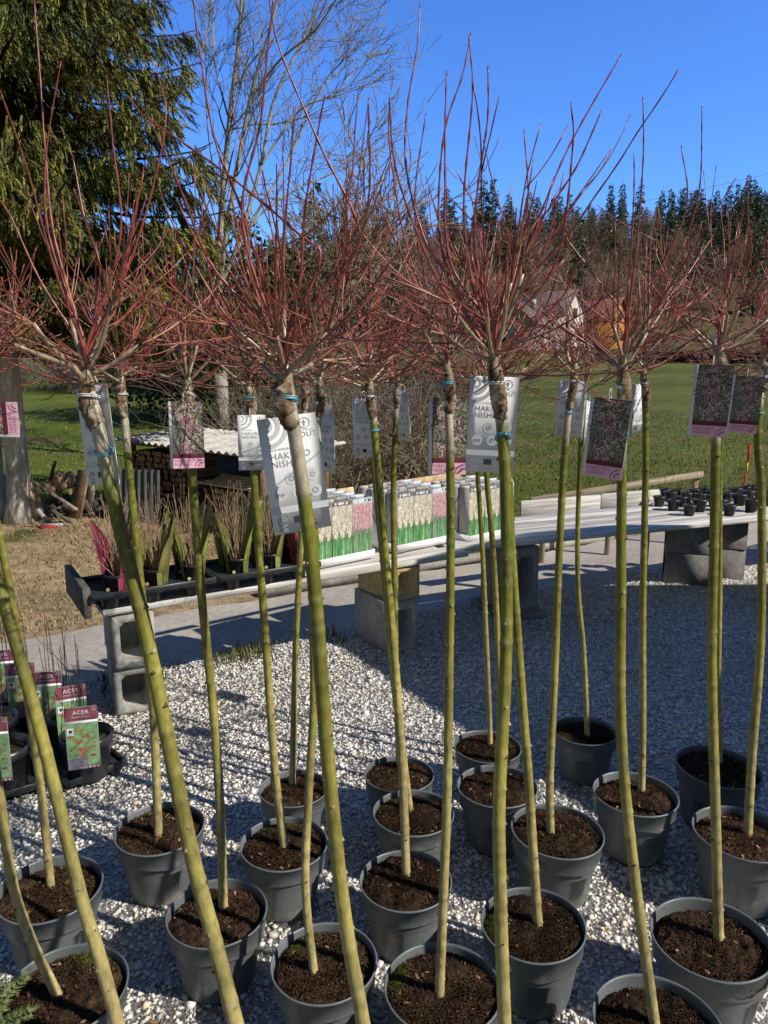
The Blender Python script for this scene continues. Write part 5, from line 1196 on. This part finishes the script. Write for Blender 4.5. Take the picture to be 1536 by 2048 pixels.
def bare_proto(seed, cc, h=12.0):
    r = np.random.default_rng(seed); root = empty('forest_bare_tree', (0, 0, 0), 'x', 'tree'); q = MB(); q.tube([[0, 0, -.8], [.1, .05, h * .45], [0, .1, h * .62]], [.17, .12, .09], 6, cc * .9); q.build('trunk', 'treebark', root, True); q = MB()
    for k in range(26):
        z = h * r.uniform(.18, .62); az = r.uniform(0, 6.283); po = R(r.uniform(15, 60)); d = np.array([math.cos(az) * math.sin(po), math.sin(az) * math.sin(po), math.cos(po)])
        grow(q, np.array([0, 0, z]), d, h * r.uniform(.2, .36), .06, 2, r, cc * r.uniform(.7, 1.25), .3, .45, (2, 5), 3, .022, .6)
    q.build('crown', 'treebark', root, True); return root
CONS = [conifer_proto(k, h, w_) for k, h, w_ in ((41, 15, 2.6), (42, 13, 2.9), (43, 16, 2.3))]
BARES = [bare_proto(51, np.array([.23, .165, .12])), bare_proto(52, np.array([.29, .22, .165])), bare_proto(53, np.array([.17, .125, .09]))]
fu = {}
def plant(protos, k, x, y, s_, lb, gp, sink=0):
    o = protos[k]; key = o.name; p = (x, y, float(tz(x, y)) - sink); rot = (0, 0, rng.uniform(0, 6))
    if key not in fu: o.location = p; o.rotation_euler = rot; o.scale = (s_,) * 3; fu[key] = 1; return tag(o, lb, 'tree', gp)
    o2 = dup(o, p, rot, lb, gp, s_); o2['category'] = 'tree'; return o2
rf = np.random.default_rng(99)
cnt = [0, 0]
for row, Yr in enumerate(np.linspace(118, 232, 13)):
    xl, xr = -.16 * Yr, .60 * Yr; x = xl + rf.uniform(0, 4)
    while x < xr:
        u = (x / Yr)     # tangent
        pc = np.interp(u, [-.16, .02, .12, .22, .30, .40, .6], [.25, .35, .42, .48, .66, .85, .9]) * np.interp(Yr, [118, 150, 232], [.12, .55, 1.35])
        xx_, yy_ = x + rf.normal(0, 1.0), Yr + rf.normal(0, 3)
        if Yr < 150 and u > .36 and rf.random() < .75: x += 6; continue
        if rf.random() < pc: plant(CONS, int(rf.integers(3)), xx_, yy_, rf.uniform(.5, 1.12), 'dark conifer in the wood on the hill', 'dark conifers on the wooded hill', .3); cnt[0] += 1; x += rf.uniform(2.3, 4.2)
        else: plant(BARES, int(rf.integers(3)), xx_, yy_, rf.uniform(.6, .95), 'brown leafless tree in the wood on the hill', 'leafless trees on the wooded hill', .3); cnt[1] += 1; x += rf.uniform(3.8, 6.5)
print('forest', cnt)
# single trees standing out on the skyline
for x, y, Yd, k, lb in ((893, 372, 205, 0, 'solitary spire conifer on the skyline left of the tall pair'), (968, 352, 190, 1, 'left tree of the tall conifer pair on the skyline'), (988, 350, 190, 2, 'right tree of the tall conifer pair on the skyline'), (1150, 410, 205, 1, 'small conifer in the skyline dip'), (842, 395, 190, 2, 'conifer on the skyline above the nearest crown, left'), (1018, 385, 195, 0, 'conifer right of the tall skyline pair'), (905, 395, 195, 1, 'bushy conifer beside the solitary skyline spire')):
    t = A(x, y, Yd); gz = float(tz(t[0], Yd)); hh = t[2] - gz; plant(CONS, k, t[0], Yd, hh / [15, 13, 16][k] / .99, lb, None)
for x, y, Yd, k, lb in ((626, 352, 46, 0, 'nearer conifer standing behind the centre left crown'), (410, 430, 60, 2, 'conifer tip rising left of the bare tree'), (560, 500, 55, 1, 'small conifer between the bare tree and the nearer conifer'), (765, 400, 120, 1, 'dark conifer left of the skyline group'), (720, 420, 110, 0, 'dark conifer behind the nearer one, to its right'), (690, 440, 90, 2, 'dark conifer low beside the nearer conifer')):
    t = A(x, y, Yd); gz = float(tz(t[0], Yd)); hh = t[2] - gz; plant(CONS, k, t[0], Yd, hh / [15, 13, 16][k] / .99, lb, None)
for x, y, Yd, k, lb in ((735, 320, 40, 1, 'pale leafless tree between the bare tree and the hill'), (690, 400, 34, 0, 'brown leafless tree low behind the thicket'), (780, 430, 60, 2, 'dark leafless tree at the foot of the hill'), (600, 430, 36, 1, 'leafless tree just right of the bare tree stems'), (520, 500, 40, 2, 'dark leafless tree behind the tall bare one'), (850, 520, 70, 0, 'leafless tree below the skyline conifers'), (350, 560, 45, 1, 'leafless tree behind the spruce')):
    t = A(x, y, Yd); gz = float(tz(t[0], Yd)); hh = t[2] - gz; plant(BARES, k, t[0], Yd, hh / 10.5, lb, None)

# ------------------------------------------------------------------ houses at the foot of the hill
def house(name, c, ridge_ang, w_, L, h, rh, wallc, roofc, gablec, label, chim=True):
    root = empty(name, c, label, 'house', rz=ridge_ang)
    def bb(q, nm, m_): o = q.build(nm, m_, None); o.parent = root; return o
    x, y = w_ / 2, L / 2
    q = MB(); v = [[-x, -y, -1], [x, -y, -1], [x, y, -1], [-x, y, -1], [-x, -y, h], [x, -y, h], [x, y, h], [-x, y, h], [0, -y, h + rh], [0, y, h + rh]]
    q.add(v, [[0, 1, 5, 8, 4], [2, 3, 7, 9, 6], [1, 2, 6, 5], [3, 0, 4, 7]], wallc); bb(q, 'wall', 'render')
    q = MB(); ov = .35; yo = y + .4; t = .16
    for s_ in (-1, 1):
        a = np.array([[0, -yo, h + rh + .04], [0, yo, h + rh + .04], [s_ * (x + ov), yo, h - ov * rh / x + .04], [s_ * (x + ov), -yo, h - ov * rh / x + .04]]); b = a + [0, 0, t]
        q.add(np.vstack([a, b]), [[0, 1, 2, 3], [7, 6, 5, 4], [0, 3, 7, 4], [1, 0, 4, 5][::1], [2, 1, 5, 6], [3, 2, 6, 7]], roofc)
    rf_ = bb(q, 'roof', 'tile')
    if chim: q = MB(); q.box((x * .4, y * .2, h + rh * .9), (.5, .5, 1.3), 0, (.4, .38, .36)); o = q.build('chimney', 'render', None); o.parent = rf_
    for (px_, pz_) in ((-x * .45, h * .3), (x * .45, h * .3), (0, h * .95)):
        q = MB(); q.box((px_, -y - .02, pz_ + .5), (.9, .08, 1.1), 0, (.3, .25, .2)); fo = bb(q, 'window', 'render'); q = MB(); q.box((px_, -y - .062, pz_ + .5), (.75, .02, .95), 0, (.03, .035, .045)); o = q.build('pane', 'plain', None); o.parent = fo
    q = MB(); q.box((x + .02, 0, 1.0), (.06, 1.0, 2.1), 0, (.12, .08, .05)); bb(q, 'door', 'wood')
    return root
hb = A(1122, 690, 92); hb[2] = float(tz(hb[0], 92)); c1 = hb + np.array([-1.2, 2.5, 0])
house('white_house', c1, R(40), 4.6, 8.0, 3.9, 2.8, (.62, .58, .53), (.13, .10, .09), None, 'white gabled house with a grey brown roof at the foot of the hill')
hb = A(1212, 674, 97); hb[2] = float(tz(hb[0], 97)); c2 = hb + np.array([-.6, 2.0, 0])
house('timber_house', c2, R(40), 4.0, 6.5, 3.5, 2.5, (.48, .21, .05), (.20, .075, .05), None, 'orange timber walled house with a red brown roof right of the white house', False)
hb = A(1050, 690, 88); hb[2] = float(tz(hb[0], 88))
house('grey_house', hb + np.array([0, 2, 0]), R(-30), 5.0, 7.0, 3.0, 2.4, (.30, .29, .28), (.17, .15, .14), None, 'grey house with a dull roof left of the white house')
# dark low hedge across the top of the meadow
q = MB(); r = np.random.default_rng(6); n = 5200; px_ = r.uniform(23, 62, n); py_ = 69 + r.normal(0, .35, n); pz_ = r.random(n) * .95; P = np.stack([px_, py_, tz(px_, py_) + pz_], -1)
q.inst(np.array([[0, 0, 0], [.4, .05, .5], [0, 0, 1], [-.4, -.05, .5]]), np.array([[0, 1, 2, 3]]), rotmats(n) * .36, P, np.array([.012, .014, .013]) * r.uniform(.5, 1.6, (n, 1)))
he = empty('low_hedge', (42, 69, float(tz(42, 69))), 'dark low hedge running across the top of the meadow at right', 'hedge'); q.build('foliage', 'leaf', he)

q = MB(); a, b = A(640, 462, 150), A(1600, 332, 150); t = np.linspace(0, 1, 40); p = a + (b - a) * t[:, None]; p[:, 2] -= 3.0 * np.sin(np.pi * t) ** 1
q.tube(p, .028, 4, (.12, .12, .13)); tag(q.build('power_line', 'plain'), 'thin overhead power line crossing the sky above the wooded hill', 'power line')
# unseen shelter off to the right; roof outline shaped to shade the yard's right half
sh_off = np.array([SUN[0], SUN[1]]) / SUN[2]
zr = 3.0
foot = [(1.75, 1.25), (-.30, 4.62), (.55, 5.45), (1.2, 5.72), (4.0, 5.80), (9, 5.6), (9, -1.0), (3.2, -1.0)]
rp = [np.array([a + sh_off[0] * zr, b + sh_off[1] * zr, zr]) for a, b in foot]
cen = np.mean(rp, 0); bl = empty('unseen_shelter', (cen[0], cen[1], 0), 'unseen shelter right of the yard, roof outline shaped to cast its shadow', 'shelter')
q = MB(); v = np.array(rp + [p + [0, 0, .14] for p in rp]); nn_ = len(rp); q.add(v, [list(range(nn_)), list(range(2 * nn_ - 1, nn_ - 1, -1))] + [[(k + 1) % nn_, k, nn_ + k, nn_ + (k + 1) % nn_] for k in range(nn_)], (.16, .10, .07)); q.build('roof', 'tile', bl)
ins = [lerp(p, cen, .10) for p in rp]
for k in range(nn_):
    a, b = ins[k], ins[(k + 1) % nn_]; L = np.linalg.norm(b[:2] - a[:2]); an = math.atan2(b[1] - a[1], b[0] - a[0]); c = (a + b) / 2
    q = MB(); q.box((c[0], c[1], 1.48), (L - .09, .08, 2.98), an, (.25, .18, .11)); q.build('wall', 'wood', bl)
print('objects', len(bpy.data.objects))
